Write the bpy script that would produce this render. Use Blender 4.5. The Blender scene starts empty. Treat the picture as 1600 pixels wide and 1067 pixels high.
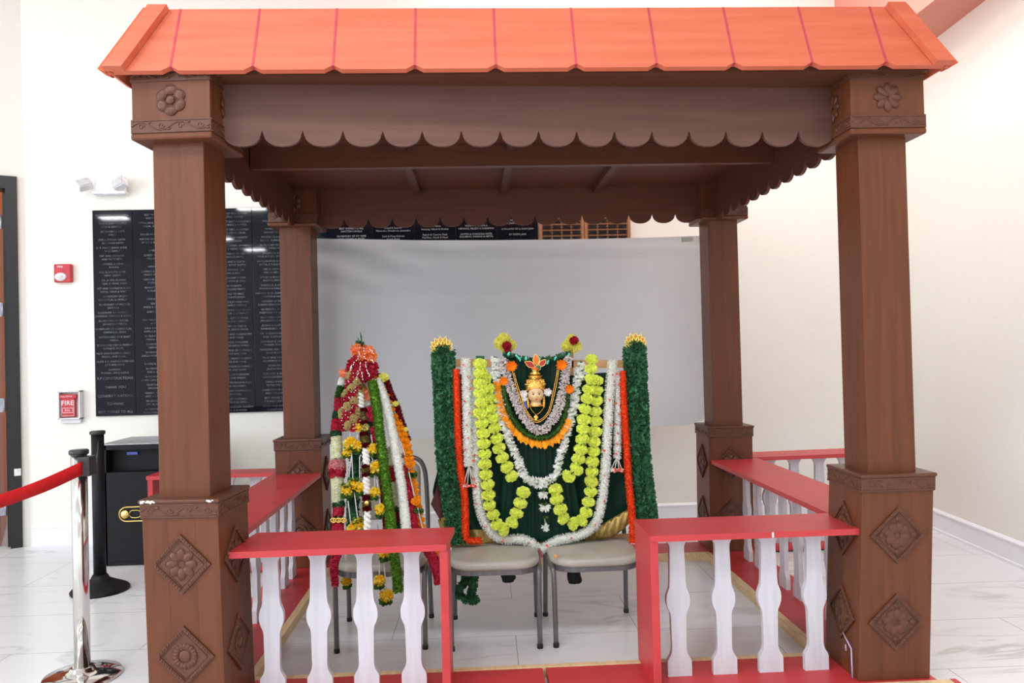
import bpy, bmesh, math, random
from math import sin, cos, pi, radians, sqrt
from mathutils import Vector, Matrix, Quaternion
random.seed(7)
SC = bpy.context.scene
COL = SC.collection
V = Vector

# ------------------------------------------------------------------ camera
FPX, CX, CY, CAMH = 1210.0, 800.0, 533.5, 1.45
_Y = V((743 - CX, 550 - CY, FPX)).normalized()
_X = V((1, -0.024, 0)); _X.z = -(_X.x * _Y.x + _X.y * _Y.y) / _Y.z; _X.normalize()
_Z = _X.cross(_Y)
if _Z.y > 0: _Z = -_Z
def cam2w(v): return V((_X.dot(v), _Y.dot(v), _Z.dot(v)))
def at(px, py, y):                      # the point of the place seen at (px, py) that stands at depth y
    d = cam2w(V((px - CX, py - CY, FPX)))
    return V((0, 0, CAMH)) + d * (y / d.y)
cd = bpy.data.cameras.new('camera'); cam = bpy.data.objects.new('camera', cd); COL.objects.link(cam)
r_, u_, b_ = cam2w(V((1, 0, 0))), cam2w(V((0, -1, 0))), cam2w(V((0, 0, -1)))
cam.matrix_world = Matrix(((r_.x, u_.x, b_.x, 0), (r_.y, u_.y, b_.y, 0), (r_.z, u_.z, b_.z, CAMH), (0, 0, 0, 1)))
cd.sensor_width = 36; cd.lens = FPX / 1600 * 36; cd.clip_start = 0.05
SC.camera = cam

# ------------------------------------------------------------------ materials
def nt(name):
    m = bpy.data.materials.new(name); m.use_nodes = True
    t = m.node_tree; b = t.nodes['Principled BSDF']
    return m, t, b
def N(t, ty, **kw):
    n = t.nodes.new(ty)
    for k, v in kw.items():
        if k in n.inputs: n.inputs[k].default_value = v
        else: setattr(n, k, v)
    return n
def mixc(t, fac, a, b, mode='MIX'):
    n = t.nodes.new('ShaderNodeMix'); n.data_type = 'RGBA'; n.blend_type = mode
    if isinstance(fac, (int, float)): n.inputs[0].default_value = fac
    else: t.links.new(fac, n.inputs[0])
    for s, i in ((a, 6), (b, 7)):
        if isinstance(s, tuple): n.inputs[i].default_value = (*s, 1) if len(s) == 3 else s
        else: t.links.new(s, n.inputs[i])
    return n.outputs[2]
def mat(name, c1, rough=.6, metal=0, c2=None, scale=(20, 20, 20), detail=3, bump=0, spec=.5, tint=False, lo=.35, hi=.65, sub=0, dist=0):
    m, t, b = nt(name)
    b.inputs['Roughness'].default_value = rough; b.inputs['Metallic'].default_value = metal
    b.inputs['Specular IOR Level'].default_value = spec
    if c2 is None: c2 = tuple(x * .8 for x in c1)
    tc = N(t, 'ShaderNodeTexCoord'); mp = N(t, 'ShaderNodeMapping'); mp.inputs['Scale'].default_value = scale
    t.links.new(tc.outputs['Object'], mp.inputs[0])
    no = N(t, 'ShaderNodeTexNoise', Scale=1.0, Detail=detail, Distortion=dist); t.links.new(mp.outputs[0], no.inputs['Vector'])
    cr = N(t, 'ShaderNodeMapRange'); cr.inputs[1].default_value = lo; cr.inputs[2].default_value = hi
    t.links.new(no.outputs['Fac'], cr.inputs[0])
    col = mixc(t, cr.outputs[0], c2, c1)
    if tint:
        at_ = N(t, 'ShaderNodeAttribute', attribute_name='tint')
        col = mixc(t, 1.0, col, at_.outputs['Color'], 'MULTIPLY')
    t.links.new(col, b.inputs['Base Color'])
    if sub:
        b.inputs['Subsurface Weight'].default_value = sub; b.inputs['Subsurface Scale'].default_value = .01
    if bump:
        bp = N(t, 'ShaderNodeBump', Strength=bump, Distance=.01); t.links.new(no.outputs['Fac'], bp.inputs['Height'])
        t.links.new(bp.outputs[0], b.inputs['Normal'])
    return m
M = {}
M['brown'] = mat('brown_painted_wood', (.138, .041, .0155), .38, c2=(.10, .030, .011), scale=(38, 38, 2.2), detail=5, bump=.06, spec=.3, lo=.3, hi=.7)
M['brown_h'] = mat('brown_painted_board', (.122, .043, .023), .42, c2=(.10, .034, .018), scale=(2.2, 30, 38), detail=5, bump=.05, spec=.3, lo=.3, hi=.7)
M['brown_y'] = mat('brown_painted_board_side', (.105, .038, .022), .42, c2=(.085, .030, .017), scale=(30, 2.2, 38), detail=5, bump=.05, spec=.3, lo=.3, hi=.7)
M['brown_valance'] = mat('brown_faded_board', (.128, .058, .042), .5, c2=(.105, .046, .033), scale=(2.2, 30, 38), detail=5, bump=.05, spec=.3)
M['carved'] = mat('brown_carved_resin', (.115, .040, .020), .36, c2=(.09, .031, .0155), scale=(60, 60, 60), bump=.1, spec=.35)
M['orange'] = mat('orange_roof_paint', (.58, .138, .070), .5, c2=(.52, .108, .050), scale=(1.6, 22, 26), detail=6, bump=.04)
M['orange_edge'] = mat('orange_rough_edge', (.66, .10, .03), .7, c2=(.54, .075, .02), scale=(60, 60, 30), bump=.3)
M['seam'] = mat('crimson_seam_paint', (.50, .05, .075), .6)
M['red'] = mat('red_rail_paint', (.50, .036, .042), .42, c2=(.45, .030, .034), scale=(3, 14, 14), detail=5, bump=.03)
M['white_wood'] = mat('white_painted_wood', (.58, .565, .61), .5, c2=(.52, .505, .555), scale=(40, 40, 3), bump=.04)
M['pine'] = mat('pale_pine', (.70, .52, .30), .6, c2=(.58, .40, .21), scale=(40, 8, 40), bump=.05)
M['pine_dark'] = mat('planed_wood', (.66, .36, .16), .55, c2=(.56, .29, .12), scale=(6, 30, 30), bump=.05)
M['wall'] = mat('cream_wall', (.78, .765, .70), .75, c2=(.768, .752, .686), scale=(30, 30, 30), bump=.02)
M['skirt'] = mat('white_skirting', (.80, .80, .83), .4, c2=(.78, .78, .81))
M['salmon'] = mat('salmon_bulkhead', (.62, .24, .18), .6, c2=(.60, .23, .17), scale=(4, 4, 4))
M['ceil'] = mat('ceiling_white', (.8, .8, .78), .8)
M['granite'] = mat('black_granite', (.010, .011, .015), .035, c2=(.005, .006, .009), scale=(140, 140, 140), spec=.14)
M['engrave'] = mat('engraved_lettering', (.17, .175, .19), .6, c2=(.03, .03, .035), scale=(14, 14, 9), lo=.38, hi=.60)
M['engrave2'] = mat('painted_lettering', (.46, .47, .50), .6, c2=(.34, .35, .38), scale=(14, 14, 9))
M['plaqwood'] = mat('plaque_wood', (.40, .19, .09), .45, c2=(.33, .15, .07), scale=(40, 40, 6))
M['blackplate'] = mat('black_name_plate', (.015, .015, .018), .25)
M['brass'] = mat('brass', (.85, .62, .22), .28, 1, c2=(.75, .5, .15), scale=(50, 50, 50))
M['gold'] = mat('gold', (.95, .60, .16), .27, 1, c2=(.80, .44, .08), scale=(90, 90, 90), bump=.25)
M['goldp'] = mat('gold_lacquer', (.95, .75, .18), .3, .55, c2=(.88, .62, .10), scale=(80, 80, 80))
M['amber'] = mat('amber_panel', (.60, .30, .03), .35, .3)
M['chrome'] = mat('polished_steel', (.72, .70, .67), .10, 1, c2=(.66, .64, .61), scale=(10, 10, 2))
M['blackmetal'] = mat('black_powder_coat', (.010, .0105, .013), .45, c2=(.008, .0085, .010), scale=(90, 90, 90), bump=.05, spec=.18)
M['blackplastic'] = mat('black_plastic', (.02, .02, .022), .35)
M['steel_lid'] = mat('grey_worn_lid', (.42, .43, .45), .4, .3, c2=(.30, .31, .33), scale=(20, 20, 20))
M['belt'] = mat('red_belt_webbing', (.62, .012, .014), .55, c2=(.52, .008, .010), scale=(4, 60, 60), spec=.3)
M['fire'] = mat('fire_alarm_red', (.52, .016, .028), .35)
M['whitep'] = mat('white_plastic', (.82, .82, .84), .35)
M['lens'] = mat('lamp_lens', (.62, .62, .64), .25, c2=(.48, .48, .5), scale=(3, 90, 90))
M['clearish'] = mat('frosted_cover', (.70, .68, .70), .15, c2=(.62, .60, .62), scale=(8, 8, 8))
M['print'] = mat('white_print', (.85, .83, .83), .5)
M['blue'] = mat('blue_sticker', (.10, .13, .62), .5)
M['vinyl'] = mat('grey_vinyl', (.43, .40, .35), .33, c2=(.35, .325, .28), scale=(7, 7, 7), bump=.04)
M['frame_metal'] = mat('grey_enamel_tube', (.15, .145, .15), .33, .3, c2=(.12, .115, .12), scale=(30, 30, 8))
M['rubber'] = mat('black_rubber', (.012, .012, .012), .7)
M['cloth'] = mat('white_sheet', (.72, .71, .72), .85, c2=(.69, .68, .70), scale=(3, 3, 8), spec=.1)
M['tape'] = mat('buff_tape', (.85, .82, .66), .6)
M['lilac'] = mat('lilac_tape', (.52, .42, .60), .6)
M['whitesmear'] = mat('white_smear', (.72, .70, .68), .6)
M['sari'] = mat('dark_green_silk', (.004, .034, .021), .5, c2=(.003, .022, .014), scale=(30, 30, 4), spec=.15)
M['zari'] = mat('gold_zari', (.42, .29, .08), .38, .55, c2=(.26, .17, .045), scale=(60, 60, 18))
M['maroon_cloth'] = mat('maroon_cloth', (.09, .012, .014), .6)
M['sock'] = mat('black_wrap', (.008, .008, .009), .8, bump=.3, scale=(50, 50, 50))
M['doorblack'] = mat('black_door_frame', (.012, .011, .012), .35)
M['doorleaf'] = mat('brown_door_leaf', (.26, .10, .06), .4, c2=(.2, .075, .045), scale=(30, 30, 3))
M['hinge'] = mat('grey_hinge', (.42, .43, .47), .35, .6)
M['corridor'] = mat('corridor_orange', (.62, .17, .03), .6, c2=(.40, .07, .02), scale=(6, 6, .8), detail=3, lo=.35, hi=.65)
M['dark'] = mat('dark_backing', (.012, .010, .010), .8)
# flowers
def fm(name, c, c2=None, rough=.7, sub=0):
    M[name] = mat(name, c, rough, c2=c2, scale=(60, 60, 60), tint=True, spec=.2, sub=sub)
    t = M[name].node_tree; b = t.nodes['Principled BSDF']          # thin petals let light through
    tr = N(t, 'ShaderNodeBsdfTranslucent'); t.links.new(b.inputs['Base Color'].links[0].from_socket, tr.inputs[0])
    mx = N(t, 'ShaderNodeMixShader'); mx.inputs[0].default_value = .42 if min(c[:2]) > .6 else .12
    t.links.new(b.outputs[0], mx.inputs[1]); t.links.new(tr.outputs[0], mx.inputs[2]); t.links.new(mx.outputs[0], t.nodes['Material Output'].inputs[0])
fm('leaf_dark', (.055, .195, .085), (.032, .125, .052), .55)
fm('leaf_mid', (.075, .19, .035), (.05, .14, .025))
fm('grass_green', (.16, .34, .035), (.11, .26, .025))
fm('lime', (.93, .98, .27), (.87, .95, .20))
fm('lemon', (.96, .93, .28), (.92, .87, .20))
fm('white_fl', (.99, .99, .97), (.96, .97, .94))
fm('ivory', (.95, .95, .80), (.90, .91, .72))
fm('bud', (.92, .86, .85), (.80, .72, .70))
fm('vermilion', (.90, .105, .022), (.82, .075, .015))
fm('marigold', (.90, .34, .012), (.82, .26, .008))
fm('tangerine', (.88, .24, .012), (.80, .19, .008))
fm('yellow', (.88, .58, .02), (.80, .48, .012))
fm('maroon', (.24, .006, .018), (.17, .004, .012))
fm('crimson', (.42, .012, .03), (.34, .009, .022))
fm('pink', (.66, .045, .10), (.58, .03, .075))
fm('palepink', (.82, .45, .45), (.75, .33, .36))
fm('olive', (.36, .27, .10), (.27, .21, .07))
fm('peach', (.88, .32, .18), (.80, .26, .13))
M['pearl'] = mat('pearl_beads', (.72, .72, .74), .25, .2)
M['teal'] = mat('teal_sequin', (.10, .50, .38), .2, .6)
M['skin'] = mat('painted_face', (.74, .50, .26), .38, c2=(.72, .475, .24), scale=(20, 20, 20))
M['hair'] = mat('black_paint', (.01, .008, .008), .35)
M['eyewhite'] = mat('eye_white', (.8, .8, .78), .3)
M['lip'] = mat('lip_red', (.55, .03, .03), .4)
M['petal_red'] = mat('red_enamel', (.48, .015, .02), .35)
M['petal_or'] = mat('orange_enamel', (.80, .17, .02), .35)
M['petal_gr'] = mat('green_enamel', (.012, .12, .08), .35)
M['bluefeather'] = mat('blue_petal', (.06, .18, .62), .5)
M['string'] = mat('white_string', (.66, .63, .55), .8)
M['stemgreen'] = mat('green_stem', (.03, .14, .05), .6)

# floor: polished white tile with grey joints and faint veins
def floor_mat():
    m, t, b = nt('white_marble_tile'); L = t.links.new
    ge = N(t, 'ShaderNodeNewGeometry'); mp = N(t, 'ShaderNodeMapping'); L(ge.outputs['Position'], mp.inputs[0])
    mp.inputs['Location'].default_value = (-0.114, -3.965, 0); mp.inputs['Rotation'].default_value = (0, 0, radians(.8))
    br = N(t, 'ShaderNodeTexBrick', Scale=1.0); br.offset = .5; br.offset_frequency = 2
    br.inputs['Brick Width'].default_value = 1.26; br.inputs['Row Height'].default_value = .59
    br.inputs['Mortar Size'].default_value = .0022; br.inputs['Mortar Smooth'].default_value = .2
    br.inputs['Color1'].default_value = (1, 1, 1, 1); br.inputs['Color2'].default_value = (.96, .96, .96, 1); br.inputs['Mortar'].default_value = (0, 0, 0, 1)
    L(mp.outputs[0], br.inputs['Vector'])
    n1 = N(t, 'ShaderNodeTexNoise', Scale=.75, Detail=6, Distortion=1.8)
    mp2 = N(t, 'ShaderNodeMapping'); mp2.inputs['Scale'].default_value = (.8, 2.6, 1); mp2.inputs['Rotation'].default_value = (0, 0, .35)
    L(ge.outputs['Position'], mp2.inputs[0]); L(mp2.outputs[0], n1.inputs['Vector'])
    s = N(t, 'ShaderNodeMath', operation='SUBTRACT'); s.inputs[1].default_value = .5; L(n1.outputs['Fac'], s.inputs[0])
    a = N(t, 'ShaderNodeMath', operation='ABSOLUTE'); L(s.outputs[0], a.inputs[0])
    mr = N(t, 'ShaderNodeMapRange'); mr.inputs[1].default_value = 0; mr.inputs[2].default_value = .03; L(a.outputs[0], mr.inputs[0])
    n2 = N(t, 'ShaderNodeTexNoise', Scale=1.3, Detail=3); L(ge.outputs['Position'], n2.inputs['Vector'])
    mr2 = N(t, 'ShaderNodeMapRange'); mr2.inputs[1].default_value = .47; mr2.inputs[2].default_value = .62; L(n2.outputs['Fac'], mr2.inputs[0])
    inv = N(t, 'ShaderNodeMath', operation='SUBTRACT'); inv.inputs[0].default_value = 1; L(mr.outputs[0], inv.inputs[1])
    mu = N(t, 'ShaderNodeMath', operation='MULTIPLY'); L(inv.outputs[0], mu.inputs[0]); L(mr2.outputs[0], mu.inputs[1])
    mu2 = N(t, 'ShaderNodeMath', operation='MULTIPLY'); L(mu.outputs[0], mu2.inputs[0]); mu2.inputs[1].default_value = .8
    c = mixc(t, mu2.outputs[0], (.70, .70, .715), (.46, .45, .45))
    c2 = mixc(t, br.outputs['Fac'], c, (.33, .31, .29))
    L(c2, b.inputs['Base Color']); b.inputs['Roughness'].default_value = .22; b.inputs['Specular IOR Level'].default_value = .4
    return m
M['floor'] = floor_mat()
def sheet_mat():
    m, t, b = nt('thin_white_sheet'); L = t.links.new
    b.inputs['Base Color'].default_value = (.76, .79, .84, 1); b.inputs['Roughness'].default_value = .9; b.inputs['Specular IOR Level'].default_value = .1
    tr = N(t, 'ShaderNodeBsdfTranslucent'); tr.inputs[0].default_value = (.84, .85, .87, 1)
    mx = N(t, 'ShaderNodeMixShader'); mx.inputs[0].default_value = .45
    L(b.outputs[0], mx.inputs[1]); L(tr.outputs[0], mx.inputs[2]); L(mx.outputs[0], t.nodes['Material Output'].inputs[0]); return m
M['cloth'] = sheet_mat()

# ------------------------------------------------------------------ mesh builder
ORG = {}
class MB:
    def __init__(s): s.v = []; s.f = []; s.m = []; s.sm = []; s.t = []; s.xf = None
    def add(s, vs, fs, mi=0, smooth=False, tint=1.0):
        o = len(s.v)
        if s.xf: vs = [s.xf @ V(p) for p in vs]
        s.v += [tuple(p) for p in vs]; s.t += [tint] * len(vs)
        for f in fs: s.f.append([i + o for i in f]); s.m.append(mi); s.sm.append(smooth)
    def box(s, x0, x1, y0, y1, z0, z1, mi=0, bev=0):
        if bev:
            bm = bmesh.new(); bmesh.ops.create_cube(bm, size=1)
            for p in bm.verts: p.co = V(((x0 + x1) / 2 + p.co.x * (x1 - x0), (y0 + y1) / 2 + p.co.y * (y1 - y0), (z0 + z1) / 2 + p.co.z * (z1 - z0)))
            bmesh.ops.bevel(bm, geom=bm.edges[:], offset=bev, segments=2, affect='EDGES', profile=.5)
            s.bm(bm, mi); return
        vs = [(x, y, z) for z in (z0, z1) for y in (y0, y1) for x in (x0, x1)]
        s.add(vs, [(0, 2, 3, 1), (4, 5, 7, 6), (0, 1, 5, 4), (2, 6, 7, 3), (0, 4, 6, 2), (1, 3, 7, 5)], mi)
    def bm(s, bm, mi=0, smooth=False):
        bm.verts.index_update()
        s.add([p.co.copy() for p in bm.verts], [[q.index for q in f.verts] for f in bm.faces], mi, smooth); bm.free()
    def prism(s, poly, fn, th, mi=0):
        # poly: 2D points; fn(u, v, w): place; extrude w 0..th
        n = len(poly)
        vs = [fn(u, v, 0) for u, v in poly] + [fn(u, v, th) for u, v in poly]
        s.add(vs, [list(range(n))[::-1], list(range(n, 2 * n))] + [(i, (i + 1) % n, n + (i + 1) % n, n + i) for i in range(n)], mi)
    def tube(s, pts, r, seg=8, mi=0, closed=False, cap=True, tint=1.0):
        pts = [V(p) for p in pts]; n = len(pts)
        rr = r if isinstance(r, (list, tuple)) else [r] * n
        vs = []; prev = None
        for i, p in enumerate(pts):
            if closed: tg = pts[(i + 1) % n] - pts[i - 1]
            else: tg = pts[min(i + 1, n - 1)] - pts[max(i - 1, 0)]
            if tg.length < 1e-9: tg = V((0, 0, 1))
            tg.normalize()
            if prev is None:
                a = V((0, 1, 0)) if abs(tg.y) < .9 else V((1, 0, 0))
                nn = (a - tg * a.dot(tg)).normalized()
            else: nn = (prev - tg * prev.dot(tg)).normalized()
            prev = nn; bb = tg.cross(nn)
            for k in range(seg):
                an = 2 * pi * k / seg; vs.append(p + (nn * cos(an) + bb * sin(an)) * rr[i])
        fs = []
        for i in range(n if closed else n - 1):
            j = (i + 1) % n
            for k in range(seg): fs.append((i * seg + k, i * seg + (k + 1) % seg, j * seg + (k + 1) % seg, j * seg + k))
        if cap and not closed: fs += [list(range(seg))[::-1], list(range((n - 1) * seg, n * seg))]
        s.add(vs, fs, mi, True, tint)
    def lathe(s, prof, c, seg=24, mi=0, sy=1.0):
        vs = []; c = V(c)
        for r, z in prof:
            for k in range(seg): a = 2 * pi * k / seg; vs.append((c.x + r * cos(a), c.y + r * sin(a) * sy, c.z + z))
        n = len(prof); fs = [(i * seg + k, i * seg + (k + 1) % seg, (i + 1) * seg + (k + 1) % seg, (i + 1) * seg + k) for i in range(n - 1) for k in range(seg)]
        fs += [list(range(seg))[::-1], list(range((n - 1) * seg, n * seg))]
        s.add(vs, fs, mi, True)
    def ell(s, c, r, seg=12, rings=8, mi=0, rot=None, tint=1.0):
        c = V(c); r = (r, r, r) if isinstance(r, (int, float)) else r; vs = []
        def pl(x, y, z):
            q = V((x * r[0], y * r[1], z * r[2]))
            if rot: q = rot @ q
            return c + q
        vs.append(pl(0, 0, -1))
        for i in range(1, rings):
            th = pi * i / rings
            for k in range(seg): a = 2 * pi * k / seg; vs.append(pl(sin(th) * cos(a), sin(th) * sin(a), -cos(th)))
        vs.append(pl(0, 0, 1)); L = len(vs) - 1
        fs = [(0, 1 + (k + 1) % seg, 1 + k) for k in range(seg)]
        for i in range(rings - 2):
            for k in range(seg): a = 1 + i * seg; fs.append((a + k, a + (k + 1) % seg, a + seg + (k + 1) % seg, a + seg + k))
        a = 1 + (rings - 2) * seg; fs += [(a + k, a + (k + 1) % seg, L) for k in range(seg)]
        s.add(vs, fs, mi, True, tint)
    def mesh(s, name, mats, off=V((0, 0, 0))):
        me = bpy.data.meshes.new(name)
        me.from_pydata([(p[0] - off.x, p[1] - off.y, p[2] - off.z) for p in s.v], [], s.f)
        if not isinstance(mats, (list, tuple)): mats = [mats]
        for q in mats: me.materials.append(M[q])
        me.polygons.foreach_set('material_index', s.m); me.polygons.foreach_set('use_smooth', s.sm)
        ca = me.color_attributes.new('tint', 'FLOAT_COLOR', 'POINT')
        ca.data.foreach_set('color', [x for t in s.t for x in ((t, t, t, 1) if not isinstance(t, tuple) else (*t, 1))])
        me.update(); return me
    def build(s, name, mats, parent):
        org = ORG[parent]
        o = bpy.data.objects.new(name, s.mesh(name, mats, org)); COL.objects.link(o); o.parent = parent; ORG[o] = org
        return o
    def solo(s, name, mats, label=None, cat=None, group=None, kind=None):
        xs = [p[0] for p in s.v]; ys = [p[1] for p in s.v]; zs = [p[2] for p in s.v]
        org = V(((min(xs) + max(xs)) / 2, (min(ys) + max(ys)) / 2, min(zs)))
        o = bpy.data.objects.new(name, s.mesh(name, mats, org)); COL.objects.link(o); o.location = org; ORG[o] = org
        tag(o, label, cat, group, kind); return o
def tag(o, label=None, cat=None, group=None, kind=None):
    if label: o['label'] = label
    if cat: o['category'] = cat
    if group: o['group'] = group
    if kind: o['kind'] = kind
def thing(name, label, cat, loc, group=None):
    o = bpy.data.objects.new(name, None); COL.objects.link(o); o.location = loc; o.empty_display_size = .05
    ORG[o] = V(loc); tag(o, label, cat, group); return o
def inst(name, me, parent, loc, rot=None, sc=1.0):
    o = bpy.data.objects.new(name, me); COL.objects.link(o)
    if parent: o.parent = parent; loc = V(loc) - ORG[parent]; ORG[o] = ORG[parent]
    o.location = loc
    if rot: o.rotation_euler = rot
    o.scale = (sc, sc, sc) if isinstance(sc, (int, float)) else sc
    return o
def structure(mb, name, mats): return mb.solo(name, mats, kind='structure')
def text_into(mb, txt, origin, size, mi=0, ux=V((1, 0, 0)), uz=V((0, 0, 1)), align='CENTER', depth=.0006):
    c = bpy.data.curves.new('t', 'FONT'); c.body = txt; c.size = size; c.align_x = align; c.align_y = 'CENTER'; c.resolution_u = 2
    o = bpy.data.objects.new('t', c); COL.objects.link(o)
    dg = bpy.context.evaluated_depsgraph_get(); me = bpy.data.meshes.new_from_object(o.evaluated_get(dg))
    nrm = ux.cross(uz)
    mb.add([V(origin) + ux * q.co.x + uz * q.co.y + nrm * depth for q in me.vertices], [list(p.vertices) for p in me.polygons], mi)
    bpy.data.objects.remove(o); bpy.data.curves.remove(c); bpy.data.meshes.remove(me)
def spline(pts, n=12):
    pts = [V(p) for p in pts]
    if len(pts) < 3: return [pts[0].lerp(pts[-1], i / n) for i in range(n + 1)]
    out = []; P = [pts[0] * 2 - pts[1]] + pts + [pts[-1] * 2 - pts[-2]]
    for i in range(1, len(P) - 2):
        a, b, c, d = P[i - 1:i + 3]
        for k in range(n):
            t = k / n
            out.append(.5 * (2 * b + (c - a) * t + (2 * a - 5 * b + 4 * c - d) * t * t + (3 * b - a - 3 * c + d) * t ** 3))
    out.append(pts[-1]); return out
def resample(pts, step):
    out = [pts[0].copy()]; acc = 0
    for a, b in zip(pts, pts[1:]):
        L = (b - a).length
        while acc + L >= step and L > 1e-9:
            f = (step - acc) / L; a = a.lerp(b, f); L = (b - a).length; out.append(a.copy()); acc = 0
        acc += L
    return out

# ------------------------------------------------------------------ room
mb = MB(); mb.box(-13, 3.9, -14, 9.0, -.06, 0); structure(mb, 'floor', 'floor')
YW = 6.34
mb = MB(); mb.box(-3.57, 3.75, YW, YW + .15, 0, 4.8); structure(mb, 'wall_back', 'wall')
# right wall runs very slightly inwards towards the viewer
RW = lambda y: 3.53 + (y - 6.34) * .068
mb = MB(); mb.add([(RW(-5), -5, 0), (RW(YW), YW, 0), (RW(YW), YW, 4.8), (RW(-5), -5, 4.8), (RW(-5) + .15, -5, 0), (RW(YW) + .15, YW, 0), (RW(YW) + .15, YW, 4.8), (RW(-5) + .15, -5, 4.8)],
                  [(0, 3, 2, 1), (4, 5, 6, 7), (0, 1, 5, 4), (2, 3, 7, 6), (0, 4, 7, 3), (1, 2, 6, 5)])
structure(mb, 'wall_right', 'wall')
# left wall: leaves the back wall at a slant and holds the doorway
A0 = V((-3.57, YW, 0)); ang = radians(30); WD = V((-cos(ang), -sin(ang), 0)); WN = V((sin(ang), -cos(ang), 0))  # along, towards room
def wl(u, w, z): return A0 + WD * u + WN * w + V((0, 0, z))
def wbox(mb, u0, u1, w0, w1, z0, z1, mi=0):
    vs = [wl(u, w, z) for z in (z0, z1) for w in (w0, w1) for u in (u0, u1)]
    mb.add(vs, [(0, 2, 3, 1), (4, 5, 7, 6), (0, 1, 5, 4), (2, 6, 7, 3), (0, 4, 6, 2), (1, 3, 7, 5)], mi)
mb = MB(); wbox(mb, -.02, .05, -.15, 0, 0, 4.8); wbox(mb, .05, 1.25, -.15, 0, 2.93, 4.8); wbox(mb, 1.25, 5.5, -.15, 0, 0, 4.8); structure(mb, 'wall_left', 'wall')
mb = MB(); wbox(mb, .045, .125, -.16, .02, 0, 2.93); wbox(mb, .125, 1.17, -.16, .02, 2.83, 2.93); wbox(mb, 1.17, 1.25, -.16, .02, 0, 2.93)
wbox(mb, .125, .145, -.16, -.06, 0, 2.83); wbox(mb, 1.15, 1.17, -.16, -.06, 0, 2.83)
d1 = structure(mb, 'door_1', 'doorblack')
hp = wl(.165, -.10, 0)
LD = V((-.47, .88, 0)).normalized(); LT = V((-.88, -.47, 0)).normalized()
def lbox(mb, a0, a1, t0, t1, z0, z1, mi=0):
    vs = [hp + LD * a + LT * t_ + V((0, 0, z)) for z in (z0, z1) for t_ in (t0, t1) for a in (a0, a1)]
    mb.add(vs, [(0, 2, 3, 1), (4, 5, 7, 6), (0, 1, 5, 4), (2, 6, 7, 3), (0, 4, 6, 2), (1, 3, 7, 5)], mi)
mb = MB(); lbox(mb, .02, .95, .025, .07, .01, 2.80); leaf = mb.build('door_leaf', 'doorleaf', d1)
for pz in (.30, 1.12, 1.88, 2.58):
    mb = MB(); lbox(mb, .0, .02, -.005, .075, pz - .055, pz + .055); mb.tube([hp + LT * -.01 + V((0, 0, pz - .055)), hp + LT * -.01 + V((0, 0, pz + .055))], .009)
    mb.build('hinge', 'hinge', d1)
mb = MB(); wbox(mb, -.6, 3.2, -1.6, -1.5, 0, 3.2); structure(mb, 'wall_corridor', 'corridor')
# white paper tag stuck on the door frame
mb = MB(); p = at(37, 737, 6.3); mb.add([wl(.05, .0215, p.z - .028), wl(.095, .0215, p.z - .028), wl(.095, .0215, p.z + .028), wl(.05, .0215, p.z + .028)], [(0, 1, 2, 3)])
mb.build('paper_tag', 'print', d1)
# skirting with a moulded top
def skirt(path, nrm, name):
    mb = MB(); prof = [(0, 0), (.022, 0), (.022, .018), (.014, .022), (.014, .135), (.02, .14), (.02, .15), (.008, .162), (0, .165)]
    vs = []
    for p in path:
        for a, z in prof: vs.append(V(p) + nrm * a + V((0, 0, z)))
    n = len(prof); fs = [(i * n + k, i * n + (k + 1) % n, (i + 1) * n + (k + 1) % n, (i + 1) * n + k) for i in range(len(path) - 1) for k in range(n)]
    fs += [list(range(n))[::-1], list(range(len(vs) - n, len(vs)))]
    mb.add(vs, fs); structure(mb, name, 'skirt')
skirt([(-3.54, YW, 0), (3.53, YW, 0)], V((0, -1, 0)), 'baseboard_back')
skirt([(RW(-5), -5, 0), (RW(YW), YW, 0)], V((-1, .068, 0)).normalized(), 'baseboard_right')
# salmon bulkhead along the right wall, and the ceiling
mb = MB(); mb.box(3.085, 3.75, -5, YW, 3.70, 4.8); structure(mb, 'trim_1', 'salmon')
mb = MB(); mb.box(-13, 3.75, -14, 9, 4.8, 4.9); structure(mb, 'ceiling', 'ceil')

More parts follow.
